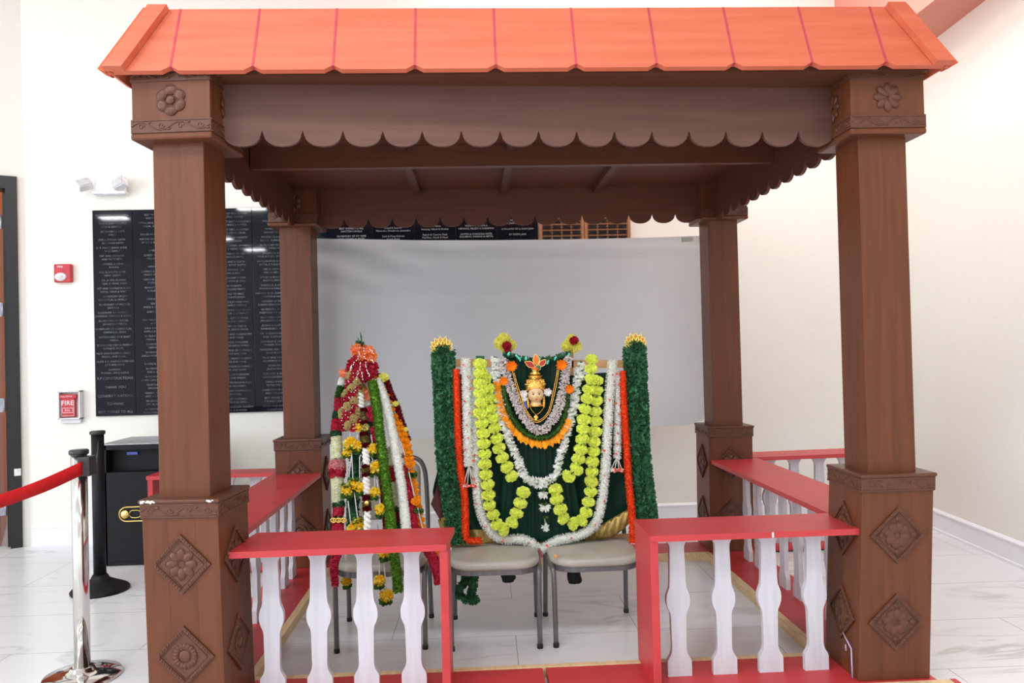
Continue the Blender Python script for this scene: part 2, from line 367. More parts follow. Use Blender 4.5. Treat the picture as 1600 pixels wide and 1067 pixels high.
# ------------------------------------------------------------------ wall fittings
PAIRS = [
 [('MANGU AND DIPTI MISRA', 'RADHIL AND PAVEN'), ('RAVI & SHAMA GUPTA', 'URJA & ADARSH'), ('DEVENDRA & DIPTI', 'SMRITI'), ('UMA & AYONA NATH', 'ARCHANA NATH'), ('K. T. PANDURANG & RAJ', 'AND FAMILY'), ('PAT AND JASMANTI', 'AND PATTI DEVI'), ('GANESH & USHA', 'ROHAN'), ('ANIL & SUNITA SHAH', 'NEHA, ROHIT'), ('DR. & MRS. PAREKH', 'VIJAL & MINAL SHAH'), ('AJIT AND NAMRATA SHAH', 'NISHA, NEHA & AMIT'), ('IN MEMORY OF JAY', 'HANSUTLAL & URMILA'), ('IN MEMORY OF MOTHER', 'DEVYANI'), ('IN HONOR OF PARENTS', 'BANDELAL CHAMPA & GIRISH'), ('IN MEMORY OF FATHER', 'JANARDAN MEHTA'), ('IN MEMORY OF CHANDULAL', 'CHIMANLAL SHAH'), ('RAMESH AND RITA BHAT', 'HEENA'), ('SUVAS AND MEENA PARIKH', 'SUMAN R. PATEL'), ('VIJAY AND KALPANA SHAH', 'KUNAL AND KAJAL'), ('ALOK & K. CHANDRASEKHAR', 'JOTI AND RISHI'), ('GANDHIS', 'TUSHAR, AMI & RAHUL')],
 [('BEST WISHES', 'BARKHAT'), ('VITHALBHAI & SHANTA', 'KINJAL, KEDHAL'), ('', 'YASHBHAI & KIRAN'), ('RAMESH AND REKHA', 'AMBLE & SRINIVAS'), ('', '& VIDYA'), ('SURESH & JYOTI', 'PALLAVI'), ('', 'VIRENDRA'), ('LAXMAN & SEEMA', 'PRADIP MEHTA'), ('KISHORE & MALA', 'SHREYA'), ('BHARAT & ILA', 'RONAK'), ('', 'URMI & ANIL'), ('GIRISH', 'SHREE & SHOBHA'), ('AARTI & RAM', ''), ('CHETAN & LEENA', 'AVANI'), ('BALA AND UMA', 'KAPILA & KETAN'), ('IN MEMORY OF', 'MEENA & KIRIT'), ('IN MEMORY OF', 'NIRMALA'), ('IN MEMORY OF', 'SARGAMKAR & DEV'), ('', 'RAGINI & DEEPAK'), ('IN MEMORY OF', 'PARUL & ATUL'), ('IN MEMORY OF M', 'LAXMI DEVI & KUSUM'), ('FROM RADHA', 'GIRDHARLAL'), ('MADHU & P. K.', 'AMIT & BARKHA'), ('FROM FAMILY', 'SMT. RUKMINI'), ('IN MEMORY OF', 'RAVINDRA & REENA')],
 None,
 [('MEMORY OF OUR FATHER', 'RAJKUMAR CHAND'), ('MEMORY OF DATTA BHUSHAN', 'A. ABHINAV & KAVITA'), ('MEMORY OF DEVI SAI RATNA', 'MANTU SONAL NEHA'), ('IN HONOR OF PARENTS', 'KUSUM DESAI'), ('IN LOVING MEMORY OF PARENTS', 'KAPIL & REKHA GARG'), ('BEST WISHES TO ALL', 'D & AMOLA PATEL'), ('LILA & ANITA GUPTA', 'PUJA, SUMIT GUPTA'), ('J & VEERA K. LAL', 'KIRAN & ASIT'), ('OM & VASANT DOSHI', 'PURVI, KEDIT & VIRAJ'), ('OUR PARENTS', 'AND RAJANI MEHTA'), ('WISHES TO MERC', 'D & JAYANTI SINGH'), ('CONGRATULATIONS MERC', '& RAJESHREE PATHAK'), ('MEMORY OF SHRI DILIP TRIVEDI', 'DONE FOR COMMUNITY'), ('J. DEV, ADITYA, PURIA', 'MAYA AND FAMILY'), ('MEMORY OF DADAJI', 'DINESH, AKASH SINHA'), ('MADHAV AND MADHU DEV', 'PUJA AND NIRAJ'), ('& ASMITA VARDANA', 'AAKASH DEVALAPALLI'), ('SHEILA AND DR DHINGRA', 'ANJANI DHINGRA'), ('RAVI AND NANDITA GARG', 'DIVANI AND VIRAJ'), ('RAJ AND BHADRI GAWANDE', 'NEHA AND SUMIT'), ('VINOD & JYOTI GANDHI', 'DISHA AND RAHUL'), ('LALITA & TRIVIKRAMA RAO', '& VENU GOGINENI'), ('RAM & CHANDRAPRABHA', 'GOCHALA'), ('AND AJAY GOCHALA', 'MONITA AND SAHIR'), ('SUNITA & VANDANA GANDHI', 'GOPAL & ROSHAN')],
 [('', ''), ('MEMORY-DR', 'KALINDI'), ('MEMORY-C', 'BHANSIDEI'), ('MEMORY-RAMA', 'KOMAL, KUNDAN'), ('IN MEMORY OF DR', 'USHA & SMITA PATEL'), ('JAGDISH & ANJU', 'VIDUL & KAJAL UPADHYAY'), ('RATNAKUMAR & VEENA', 'SHITAL & RAJUL RICH'), ('KIKI & NAVIN', 'MALI & NEEL'), ('PIYUSH & BULSARA', 'BHAVIN, PRIYA'), ('KHODILAL & SAMTA', 'PRAKASH & KAILASH'), ('MEMORY O. O. CHANDRA', 'MAMTA & HAREN'), ('MEMORY OF DR. R', 'KARAN CHAKRAVARTI'), ('IN MEMORY OF RAJ', 'RAJENDRA B & LENA'), ('IN LOVING MEMORY', 'ANURADHA & ARVIND'), ('JIGISHU & KANTIBEN', 'REMEMBERED - NATU'), ('DR. H. KUNTHNATH', 'RAJIV & RENUKA'), ('SADHIRAM & SARGA', 'MANISH, PANKAJ'), ('NONDESH AND TOSHI', 'SHULYA AND'), ('TILAK AND KIRAN', 'AISHVARYA AND'), ('NOVA PALI', 'JAGDIR SINGH'), ('SUKHANT & ABSETI', 'GOPENDRABHAI & O'), ('RAHUL SHARI D', 'PATNAYAK SA'), ('NAND KISHOR BAL', 'SWAYAMLA SAI'), ('BEST WISHES TO', 'GANGAN AND'), ('JANAK AND GITA', 'BHARAT KU')],
]
gtxt = 'black granite wall plaques'
edges = [-3.03 + .3135 * i for i in range(6)] + [-1.149 + .337 * (i + .0) for i in range(6)]
ordn = ['leftmost', 'second', 'third', 'fourth', 'fifth', 'sixth', 'seventh', 'eighth', 'ninth', 'tenth', 'rightmost']
plabels = ['black granite plaque with large thank-you lettering at its foot',
 'black granite plaque second from the free end of the row, half behind the front pillar',
 'black granite plaque third from the free end of the row, behind the front pillar',
 'black granite plaque fourth from the free end, just beside the front pillar shaft',
 'black granite plaque under the side valance, beside the left rear pillar',
 'narrow view of a black granite plaque behind the rear pillar and sheet corner',
 'black granite plaque above the sheet, first wider one beyond the rear pillar',
 'black granite plaque above the sheet, with lines in an upper and lower case serif',
 'black granite plaque above the sheet, third of the wider ones from the rear pillar',
 'black granite plaque above the sheet, next but one before the wooden name boards',
 'black granite plaque directly beside the wooden name boards above the sheet']
YP = YW - .022
for i in range(11):
    x0, x1 = edges[i], (edges[i + 1] if i < 10 else .536)
    mb = MB(); mb.box(x0 + .001, x1 - .001, YP, YW - .002, 1.012, 2.655, bev=.0015)
    o = mb.solo('granite_plaque', 'granite', plabels[i], 'plaque', gtxt)
    tb = MB(); xc = (x0 + x1) / 2
    if i < 5 and PAIRS[i]:
        for k, (a, b) in enumerate(PAIRS[i]):
            z = 2.612 - .0648 * k
            for q, t_ in enumerate((a, b)):
                if t_: text_into(tb, t_, (xc + random.uniform(-.01, .01), YP, z - .0267 * q), min(.0215, .0215 * 24 / max(len(t_), 24)))
        if i == 0:
            for t_, y in (('R.P.CONSTRUCTIONS', 591), ('THANK YOU', 605), ('CONGRATULATIONS', 618.5), ('TO MANC', 631), ('BEST WISHES TO ALL', 643.5)):
                text_into(tb, t_, (xc, YP, at(180, y, YP).z), .0285)
    elif i >= 5:
        rows = {5: [('MEVIN', 350), ('RAJ NEGDE', 369)], 6: [('BEST WISHES TO ALL', 357), ('SANTOSH SINGLA', 361.5), ('IN MEMORY OF MY WIFE', 369), ('HEMLATABEN B. PATEL', 373.5)],
                7: [('Gopal & Santosh', 356), ('Mahendra, Himabindu, Jeetendra', 360.5), ('Sunil & Priya Khilnani', 369), ('Kunal, Rohit', 373.5)],
                8: [('R & Meena', 353), ('Hemang, Nilesh & Akshita', 358), ('Rajesh & Chandra Patel', 366.5), ('Mukllben, Harsh & Hetal', 371)],
                9: [('VASANT & SUSHILA', 352.5), ('HEMANG, NILESH & KARISHMA', 357), ('SAVITRI & CHANDRA PATEL', 365.5), ('BALUBHAI, HARSHA & HETAL', 369.5)],
                10: [('IN LOVING MEMORY OF', 344), ('SHRI JAIN & SHRI MEHTA', 348.5), ('& IN-LAWS OF & SHAH JAIN', 357.5), ('BY DEEPA JAIN', 366)]}[i]
        xp = 743 + xc / YP * FPX
        for t_, y in rows: text_into(tb, t_, (xc, YP, at(xp, y, YP).z), .021)
    if tb.f: tb.build('engraved_lettering', 'engrave2' if i > 5 else 'engrave', o)
# wooden name boards with small black plates
for bi, (x0, x1, lab) in enumerate(((.545, .915, 'wooden board of small black name plates next to the granite plaques'), (.92, 1.30, 'wooden board of small black name plates ending at the bare wall'))):
    mb = MB(); mb.box(x0, x1, YW - .018, YW, 1.9, 2.655); mb.box(x0, x0 + .02, YW - .026, YW - .017, 1.9, 2.655); mb.box(x1 - .02, x1, YW - .026, YW - .017, 1.9, 2.655)
    o = mb.solo('name_plate_board', 'plaqwood', lab, 'plaque', 'wooden name plate boards')
    for r in range(7):
        for c in range(4):
            w = (x1 - x0 - .05) / 4; xa = x0 + .025 + c * w; z0 = 2.615 - r * .047
            mb = MB(); mb.box(xa + .004, xa + w - .004, YW - .024, YW - .0175, z0 - .033, z0)
            for sx in (xa + .009, xa + w - .009): mb.ell((sx, YW - .0245, z0 - .0165), .0022, 6, 4, 1)
            mb.build('name_plate', ['blackplate', 'brass'], o)

# emergency light
def P(px, py, Y=YW - .06): return at(px, py, Y)
t = thing('emergency_light', 'white twin-head emergency light high on the cream wall above the plaques', 'emergency light', P(168, 303))
c = P(170, 290); mb = MB(); mb.box(c.x - .105, c.x + .12, YW - .075, YW, c.z - .055, c.z + .062, bev=.012); mb.box(c.x - .125, c.x + .135, YW - .085, YW, c.z - .072, c.z - .045, bev=.01); mb.build('housing', 'whitep', t)
for hx, ry, sgn in ((-.165, -38, -1), (.098, 14, 1)):
    mb = MB(); mb.xf = Matrix.Translation(V((c.x + hx, YW - .115, c.z + .012))) @ Matrix.Rotation(radians(-22), 4, 'X') @ Matrix.Rotation(radians(ry if sgn < 0 else -12), 4, 'Y') @ Matrix.Rotation(radians(-25 * sgn), 4, 'Z')
    mb.box(-.055, .055, -.01, .05, -.042, .042, bev=.008); h = mb.build('lamp_head', 'whitep', t)
    m2 = MB(); m2.xf = mb.xf; m2.box(-.05, .05, -.016, -.009, -.037, .037, bev=.004); m2.build('lens', 'lens', h)
# fire strobe
a, b = P(85, 413, YW - .03), P(112, 441, YW - .03)
t = thing('fire_alarm_strobe', 'red fire alarm strobe with clear lens on the cream wall', 'fire alarm', ((a.x + b.x) / 2, YW, b.z))
mb = MB(); mb.box(a.x, b.x, YW - .045, YW, b.z, a.z, bev=.008); mb.build('housing', 'fire', t)
mb = MB(); cx_ = a.x + (b.x - a.x) * .42; cz_ = b.z + (a.z - b.z) * .30
mb.ell((cx_, YW - .047, cz_), (.047, .022, .034), 16, 10); mb.ell((cx_, YW - .062, cz_), (.028, .014, .012), 12, 8); mb.build('strobe_lens', 'clearish', t)
mb = MB(); text_into(mb, 'FIRE', (a.x + .052, YW - .046, a.z - .022), .024); mb.build('lettering', 'print', t)
# pull station
a, b = P(90, 611, YW - .05), P(126, 661, YW - .05); wx = b.x - a.x
t = thing('fire_pull_station', 'red fire pull station under a clear cover, low on the cream wall', 'fire alarm', ((a.x + b.x) / 2, YW, b.z))
mb = MB(); mb.box(a.x + .022, b.x - .05, YW - .045, YW, b.z + .05, a.z - .03, bev=.004); mb.box(a.x + .012, b.x - .03, YW - .05, YW - .03, a.z - .062, a.z - .028, bev=.005); body = mb.build('pull_body', 'fire', t)
mb = MB(); f0 = .012
mb.box(a.x, b.x, YW - .055, YW, a.z - f0, a.z, bev=.003); mb.box(a.x, b.x, YW - .055, YW, b.z + .032, b.z + .032 + f0, bev=.003)
mb.box(a.x, a.x + f0, YW - .055, YW, b.z + .032, a.z, bev=.003); mb.box(b.x - f0, b.x, YW - .055, YW, b.z + .032, a.z, bev=.003)
mb.box(a.x + .01, b.x - .01, YW - .03, YW, b.z, b.z + .034, bev=.004); mb.build('cover_frame', 'clearish', t)
mb = MB(); xm = (a.x + .022 + b.x - .05) / 2; ym = YW - .0455
text_into(mb, 'FIRE', (xm, ym, a.z - .098), .052); text_into(mb, 'PULL DOWN', (xm - .005, YW - .0505, a.z - .045), .015)
zr = a.z - .155
for (x0, x1, z0, z1) in ((-.042, .042, .017, .02), (-.042, .042, -.02, -.017), (-.042, -.039, -.02, .02), (.039, .042, -.02, .02), (-.05, .05, -.045, -.0425), (-.05, -.0475, -.045, .082), (.0475, .05, -.045, .082)):
    mb.box(xm + x0, xm + x1, ym - .001, ym, zr + z0, zr + z1)
text_into(mb, 'PULL', (xm, ym, zr), .02); mb.build('lettering', 'print', t)

# ------------------------------------------------------------------ backdrop sheet tied behind the rear pillars
YC = 5.56
def sheet():
    mb = MB(); nx, nz = 60, 36; vs = []
    for j in range(nz + 1):
        v = j / nz
        for i in range(nx + 1):
            u = i / nx
            xl = at(493 + 10 * v, 520, YC).x - .03; xr = at(1097 - 3 * v, 520, YC).x + .05
            zt = at(493, 371, YC).z * (1 - u) + at(1097, 367, YC).z * u - .045 * 4 * u * (1 - u) * .55
            zb = at(503, 692, YC).z * (1 - u) + at(1090, 664, YC).z * u
            x = xl + (xr - xl) * u; z = zt + (zb - zt) * v
            if u > .93: z += ((u - .93) / .07) ** 2 * .06 * v
            cr = sin(10 * (u * 1.0 + v * .35) + 2) * .004 + .010 * math.exp(-v * 14) * sin(v * 160 + u * 3) + .012 * math.exp(-((u - .0) ** 2 + v * v) * 14) * sin(40 * (v - u * .7))
            cr += .006 * math.exp(-((v - .27 - .02 * u) / .008) ** 2) + .005 * math.exp(-((v - .66 + .02 * u) / .008) ** 2)
            vs.append((x, YC + .03 - cr - .05 * sin(pi * v) * sin(pi * u), z))
    n = nx + 1
    mb.add(vs, [(j * n + i, j * n + i + 1, (j + 1) * n + i + 1, (j + 1) * n + i) for j in range(nz) for i in range(nx)], 0, True)
    return mb
o = sheet().solo('backdrop_sheet', 'cloth', 'plain white sheet stretched behind the flowers between the rear pillars', 'sheet')
mb = MB(); p = at(1074, 374, YC - .01); q = V((.04, 0, .004)); mb.xf = Matrix.Translation(p) @ Matrix.Rotation(radians(-3), 4, 'Y'); mb.box(-.045, .04, -.004, -.001, -.018, .016); mb.build('tape_piece', 'tape', o)

# ------------------------------------------------------------------ pavilion
PV = thing('pavilion', 'brown wooden pavilion with an orange roof, scalloped valances and red railings', 'pavilion', (.27, 4.33, 0))
def scroll(mb, x0, x1, z0, z1, y, r=.0034):
    # vine scroll relief, facing -y
    n = max(2, int(round((x1 - x0) / .085))); w = (x1 - x0) / n; h = (z1 - z0); zc = (z0 + z1) / 2
    pts = [(x0 + (x1 - x0) * k / 48, y, zc + sin(k / 48 * n * pi) * h * .30) for k in range(49)]
    mb.tube(pts, r, 5)
    for i in range(n):
        s = 1 if i % 2 == 0 else -1; cx_ = x0 + w * (i + .5); cz = zc - s * h * .02
        mb.tube([(cx_ + cos(a) * h * .27 * (1 - a / 9.5), y, cz + s * sin(a) * h * .27 * (1 - a / 9.5)) for a in [q * .5 for q in range(15)]], r * .85, 5)
        mb.ell((cx_ + w * .38, y, zc + s * h * .24), (w * .13, .004, h * .1), 8, 5)
    for z in (z0 + .003, z1 - .003): mb.box(x0, x1, y - .003, y + .003, z - .003, z + .003)
def petals(mb, cx_, cz, y, n, r0, r1, wid, th=.006, a0=0):
    for k in range(n):
        a = 2 * pi * k / n + a0; rm = (r0 + r1) / 2
        mb.ell((cx_ + sin(a) * rm, y, cz + cos(a) * rm), ((r1 - r0) / 2, th, wid), 10, 7, rot=Matrix.Rotation(a - pi / 2, 3, 'Y'))
        rim = [(cx_ + sin(a) * (rm + cos(q) * (r1 - r0) / 2) + cos(a) * sin(q) * wid, y - th * .2, cz + cos(a) * (rm + cos(q) * (r1 - r0) / 2) - sin(a) * sin(q) * wid) for q in [2 * pi * i / 14 for i in range(14)]]
        mb.tube(rim, .0024, 4, closed=True)
def diamond(mb, cz, R, y, kind):
    def fn(u, v, w): return V((u, y - w, cz + v))
    mb.prism([(-R, 0), (0, -R), (R, 0), (0, R)], fn, .004)
    for i in range(4):
        c = [(-R, 0), (0, -R), (R, 0), (0, R)]; a, b = V(c[i]), V(c[(i + 1) % 4]); ai, bi = a * .84, b * .84
        mb.prism([tuple(a), tuple(b), tuple(bi), tuple(ai)], fn, .009)
        for k in range(1, 12):
            q = (a * .92).lerp(b * .92, k / 12); mb.ell((q.x, y - .009, cz + q.y), .0045, 6, 4)
        mb.tube([fn(*(a * .76).to_tuple(), .004), fn(*(b * .76).to_tuple(), .004)], .0022, 5)
    if kind == 0: petals(mb, 0, cz, y - .005, 8, R * .12, R * .53, R * .13)
    elif kind == 1:
        petals(mb, 0, cz, y - .005, 18, R * .24, R * .42, R * .065, .005); mb.ell((0, y - .004, cz), (R * .2, .006, R * .2), 14, 8)
    else:
        petals(mb, 0, cz, y - .005, 8, R * .1, R * .48, R * .15, .005, .2); petals(mb, 0, cz, y - .005, 4, R * .5, R * .66, R * .08, .004)
FACES = {'front': 0, 'right': 90, 'left': -90}
def pillar(xb, xt, yf, yaw, faces, zb=.9, z0=.045, capfl=6, lower=1, mid=0):
    w = .305; hw = w / 2; yc = yf + hw
    sh = Matrix.Identity(4); k = (xt - xb) / (zb - z0)
    def mk(lean):
        T = Matrix.Translation(V((xt, yc, 0))) @ Matrix.Rotation(radians(yaw), 4, 'Z')
        if lean:
            S = Matrix.Identity(4); S[0][2] = k; S[0][3] = -k * zb; return Matrix.Translation(V((xt, yc, 0))) @ S @ Matrix.Rotation(radians(yaw), 4, 'Z')
        return T
    mb = MB(); mb.xf = mk(0); mb.box(-.104, .104, -.104, .104, zb - .01, 2.335, bev=.003); pil = mb.build('pillar', 'brown', PV)
    mb = MB(); mb.xf = mk(1); mb.box(-hw, hw, -hw, hw, z0, zb - .07, bev=.003)
    for x in (-.35 * hw, .38 * hw): mb.box(x - .0008, x + .0008, -hw - .0006, -hw + .004, z0 + .02, zb - .08)
    mb.build('pillar_base', 'brown', pil)
    mb = MB(); mb.xf = mk(1); g = .006
    mb.box(-hw - g, hw + g, -hw - g, hw + g, zb - .075, zb - .012, bev=.004); mb.box(-hw - g - .005, hw + g + .005, -hw - g - .005, hw + g + .005, zb - .016, zb, bev=.006)
    for f, a in FACES.items():
        if f in faces:
            m0 = mb.xf; mb.xf = m0 @ Matrix.Rotation(radians(a), 4, 'Z'); scroll(mb, -hw, hw, zb - .072, zb - .018, -hw - g); mb.xf = m0
    mb.build('carved_band', 'carved', pil)
    for f, a in FACES.items():
        if f not in faces: continue
        for cz, kd in ((.645, mid), (.285, lower)):
            mb = MB(); mb.xf = mk(1) @ Matrix.Rotation(radians(a), 4, 'Z'); diamond(mb, cz, .118, -hw, kd); mb.build('carved_panel', 'carved', pil)
    # capital
    c = .158; mb = MB(); mb.xf = mk(0)
    mb.box(-c, c, -c, c, 2.345, 2.595, bev=.003); mb.box(-c - .006, c + .006, -c - .006, c + .006, 2.32, 2.347, bev=.009)
    cap = mb.build('capital', 'brown', pil)
    mb = MB(); mb.xf = mk(0)
    for z0_, z1_ in ((2.346, 2.402), (2.55, 2.594)):
        mb.box(-c - .004, c + .004, -c - .004, c + .004, z0_, z1_, bev=.002)
        for f, a in FACES.items():
            if f in faces: m0 = mb.xf; mb.xf = m0 @ Matrix.Rotation(radians(a), 4, 'Z'); scroll(mb, -c, c, z0_ + .002, z1_ - .002, -c - .004); mb.xf = m0
    mb.build('capital_band', 'carved', pil)
    for f, a in FACES.items():
        if f not in faces: continue
        mb = MB(); mb.xf = mk(0) @ Matrix.Rotation(radians(a), 4, 'Z')
        if capfl == 6:
            petals(mb, 0, 2.476, -c - .002, 6, .022, .06, .024, .008); mb.lathe([(.001, 0), (.02, 0), (.02, .001)], (0, 0, 0)) if False else None
            mb.ell((0, -c - .004, 2.476), (.018, .008, .018), 16, 8)
        else: petals(mb, 0, 2.476, -c - .002, 8, .006, .06, .015, .008)
        mb.build('rosette', 'carved', pil)
    return pil
LF = pillar(-1.148, -1.166, 3.115, -5, ('front', 'right'), capfl=6, lower=1, mid=0)
RF = pillar(1.706, 1.750, 3.16, 0, ('front', 'left'), capfl=8, lower=2, mid=2)
LB = pillar(-1.190, -1.195, 5.22, 0, ('front', 'right'))
RB = pillar(1.722, 1.733, 5.24, 0, ('front', 'left'), capfl=8)
# worn white smears on the near left band, lilac tape on the right base
mb = MB()
for (xa, n) in ((-.148, 9), (.118, 4)):
    for i in range(n): 
        p = Matrix.Translation(V((-1.166, 3.115 + .1525, 0))) @ Matrix.Rotation(radians(-5), 4, 'Z') @ V((xa + i * .0065, -.1642, .892 + random.uniform(-.003, .003)))
        mb.ell(p, (random.uniform(.003, .006), .0012, random.uniform(.002, .007)), 6, 4)
mb.build('paint_scuff', 'whitesmear', LF)
mb = MB()
for a, b in (((3.275, .205), (3.20, .165)), ((3.20, .165), (3.185, .05)), ((3.25, .165), (3.245, .14))):
    q0, q1 = [V((1.5555 + (z - .3) * .05 - .002, y, z)) for y, z in (a, b)]; mb.tube([q0, q1], .0035, 4)
mb.build('tape_line', 'lilac', RF)

def valance(p0, p1, zb, zt, nsc, d=.066, th=.018):
    p0 = V(p0); p1 = V(p1); L = (p1 - p0).length; u = (p1 - p0) / L; n = V((0, 0, 1)).cross(u); mb = MB(); K = 14; vs = []
    tot = nsc * K
    for i in range(tot + 1):
        s = i / tot * L; q = ((i % K) / K) * 2 - 1
        if i % K == 0: q = -1
        z = zb + d * (1 - sqrt(max(0, 1 - abs(q) ** 2.3)))
        for w in (0, th):
            for zz in (z, zt): p = p0 + u * s + n * w; vs.append((p.x, p.y, zz))
    fs = []
    for i in range(tot):
        a, b = i * 4, i * 4 + 4
        fs += [(a, b, b + 1, a + 1), (a + 2, a + 3, b + 3, b + 2), (a, a + 2, b + 2, b), (a + 1, b + 1, b + 3, a + 3)]
    fs += [(0, 1, 3, 2), (tot * 4, tot * 4 + 2, tot * 4 + 3, tot * 4 + 1)]
    mb.add(vs, fs); return mb
valance((-1.02, 3.215, 0), (1.60, 3.325, 0), 2.318, 2.60, 16).build('front_valance', 'brown_valance', PV)
valance((-1.04, 5.33, 0), (1.58, 5.33, 0), 2.318, 2.60, 16).build('rear_valance', 'brown_h', PV)
valance((-1.185, 3.43, 0), (-1.185, 5.22, 0), 2.31, 2.60, 11).build('side_valance', 'brown_y', PV)
valance((1.685, 3.46, 0), (1.685, 5.24, 0), 2.31, 2.60, 11).build('side_valance', 'brown_y', PV)
mb = MB(); mb.box(-1.175, 1.665, 4.18, 4.225, 2.455, 2.572); mb.build('cross_beam', 'brown_h', PV)
for x in (-.37, .22, .86):
    mb = MB(); mb.box(x - .024, x + .024, 3.35, 5.40, 2.535, 2.574); mb.build('rafter', 'brown_y', PV)
for x in (-.36, .95):
    mb = MB(); mb.box(x - .04, x + .04, 3.16, 3.24, 2.594, 2.62); mb.build('rafter_end', 'brown_h', PV)
mb = MB(); mb.box(-1.33, 1.91, 3.12, 5.52, 2.574, 2.600); mb.build('ceiling_board', 'brown_h', PV)

# roof: steep orange boards on all four sides, hip boards on the corners
EX0, EX1, EY0, EY1, EZ = -1.405, 1.965, 3.06, 5.66, 2.575
IN, RZ = .128, 2.872
mb = MB(); mb.box(EX0 + IN + .005, EX1 - IN - .005, EY0 + IN + .005, EY1 - IN - .005, RZ - .03, RZ - .005); roof = mb.build('roof', 'orange', PV)
sl = sqrt(IN * IN + (RZ - EZ) ** 2)
def slope(org, u, inward, L, seams, mats=('orange', 'seam')):
    nrm = u.cross(inward * IN + V((0, 0, RZ - EZ))).normalized()
    if nrm.dot(inward) > 0: nrm = -nrm
    up = (inward * IN + V((0, 0, RZ - EZ))) / sl
    def fn(a, b, w): return org + u * a + up * b + nrm * (w - .022)
    ss = [0] + seams + [L]
    for a, b in zip(ss, ss[1:]):
        g = .0012; ch = .034; cv = .022
        def hip(x, v):  # clip against the hips
            return max(IN * v / sl + .002, min(L - IN * v / sl - .002, x))
        poly = [(a + g, cv * (0 if a == 0 else 1)), ((a + ch) if a > 0 else a + g, 0), ((b - ch) if b < L else b - g, 0), (b - g, cv * (0 if b == L else 1)), (hip(b - g, sl), sl), (hip(a + g, sl), sl)]
        if a == 0: poly = poly[1:]
        pl = []
        for q in poly:
            if not pl or (abs(q[0] - pl[-1][0]) + abs(q[1] - pl[-1][1])) > 1e-5: pl.append(q)
        mb = MB(); mb.prism(pl, fn, .022); mb.build('roof_board', mats[0], roof)
    for x in seams: mb = MB(); mb.prism([(x - .0045, .018), (x + .0045, .018), (x + .0045, sl), (x - .0045, sl)], fn, .0235); mb.build('seam_line', mats[1], roof)
sx = [at(px, 108, EY0).x - EX0 for px in (265, 394, 520, 648, 775, 901, 1027, 1149, 1271, 1387)]
slope(V((EX0, EY0, EZ)), V((1, 0, 0)), V((0, 1, 0)), EX1 - EX0, sx)
slope(V((EX0, EY1, EZ)), V((1, 0, 0)), V((0, -1, 0)), EX1 - EX0, sx)
sy = [.22 + .31 * i for i in range(8)]
slope(V((EX0, EY0, EZ)), V((0, 1, 0)), V((1, 0, 0)), EY1 - EY0, sy)
slope(V((EX1, EY0, EZ)), V((0, 1, 0)), V((-1, 0, 0)), EY1 - EY0, sy)
for cx_, cy_, dx, dy in ((EX0, EY0, 1, 1), (EX1, EY0, -1, 1), (EX0, EY1, 1, -1), (EX1, EY1, -1, -1)):
    base = V((cx_ - dx * .004, cy_ - dy * .004, EZ - .004)); hipv = V((dx * IN, dy * IN, RZ - EZ)) * .995
    for u, inw, mt in ((V((dx, 0, 0)), V((0, dy, 0)), 'orange'), (V((0, dy, 0)), V((dx, 0, 0)), 'orange_edge')):
        nr = u.cross(inw * IN + V((0, 0, RZ - EZ))).normalized()
        if nr.dot(inw) > 0: nr = -nr
        wd = .075; mb = MB(); q = [base, base + u * wd, base + u * wd + hipv, base + hipv]
        # outer face leans with the slope
        vs = q + [p + nr * .03 for p in q]
        mb.add(vs, [(0, 1, 2, 3), (4, 7, 6, 5), (0, 4, 5, 1), (1, 5, 6, 2), (2, 6, 7, 3), (3, 7, 4, 0)]); mb.build('hip_board', mt, roof)

# base boards and battens
def bd(x0, x1, y0, y1, name='base_board', z0=.012, z1=.045, m='red'):
    mb = MB(); mb.box(x0, x1, y0, y1, z0, z1, bev=.002); return mb.build(name, m, PV)
bd(-1.30, -.145, 3.14, 3.44); bd(-.143, .262, 3.14, 3.44); bd(.278, .715, 3.14, 3.44); bd(.717, 1.88, 3.14, 3.44)
bd(-1.345, -1.04, 3.442, 5.22); bd(1.565, 1.89, 3.442, 5.24); bd(-1.34, 1.89, 5.245, 5.53)
bd(-1.30, 1.93, 3.10, 3.138, 'batten', 0, .048, 'pine'); bd(1.931, 1.955, 3.098, 3.14, 'batten_end', 0, .049, 'red')
bd(-1.04, 1.56, 3.442, 3.475, 'batten', 0, .048, 'pine'); bd(-1.038, -1.0, 3.477, 5.2, 'batten', 0, .048, 'pine'); bd(1.525, 1.563, 3.477, 5.22, 'batten', 0, .048, 'pine')
bd(-1.0, 1.56, 5.205, 5.243, 'batten', 0, .048, 'pine')

BPROF = [(0, 1), (.012, 1), (.03, .92), (.055, .72), (.075, .62), (.10, .60), (.34, .67), (.375, .72), (.405, .86), (.43, .95), (.46, .98), (.49, .96), (.52, .86), (.55, .70), (.575, .64), (.80, .60), (.83, .64), (.855, .76), (.88, .94), (.895, 1), (1, 1)]
def baluster(par, c, ux, hw, z0, z1, th=.026):
    uy = V((0, 0, 1)).cross(ux); h = z1 - z0; vs = []; n = len(BPROF)
    for f, r in BPROF:
        z = z1 - f * h
        for sx_ in (-1, 1):
            for w in (-th / 2, th / 2): p = V(c) + ux * sx_ * r * hw + uy * w; vs.append((p.x, p.y, z))
    fs = []
    for i in range(n - 1):
        a, b = i * 4, i * 4 + 4
        fs += [(a, b, b + 2, a + 2), (a + 1, a + 3, b + 3, b + 1), (a, a + 1, b + 1, b), (a + 2, b + 2, b + 3, a + 3)]
    fs += [(0, 2, 3, 1), (n * 4 - 4, n * 4 - 3, n * 4 - 1, n * 4 - 2)]
    mb = MB(); mb.add(vs, fs); return mb.build('baluster', 'white_wood', par)
ZS = .672
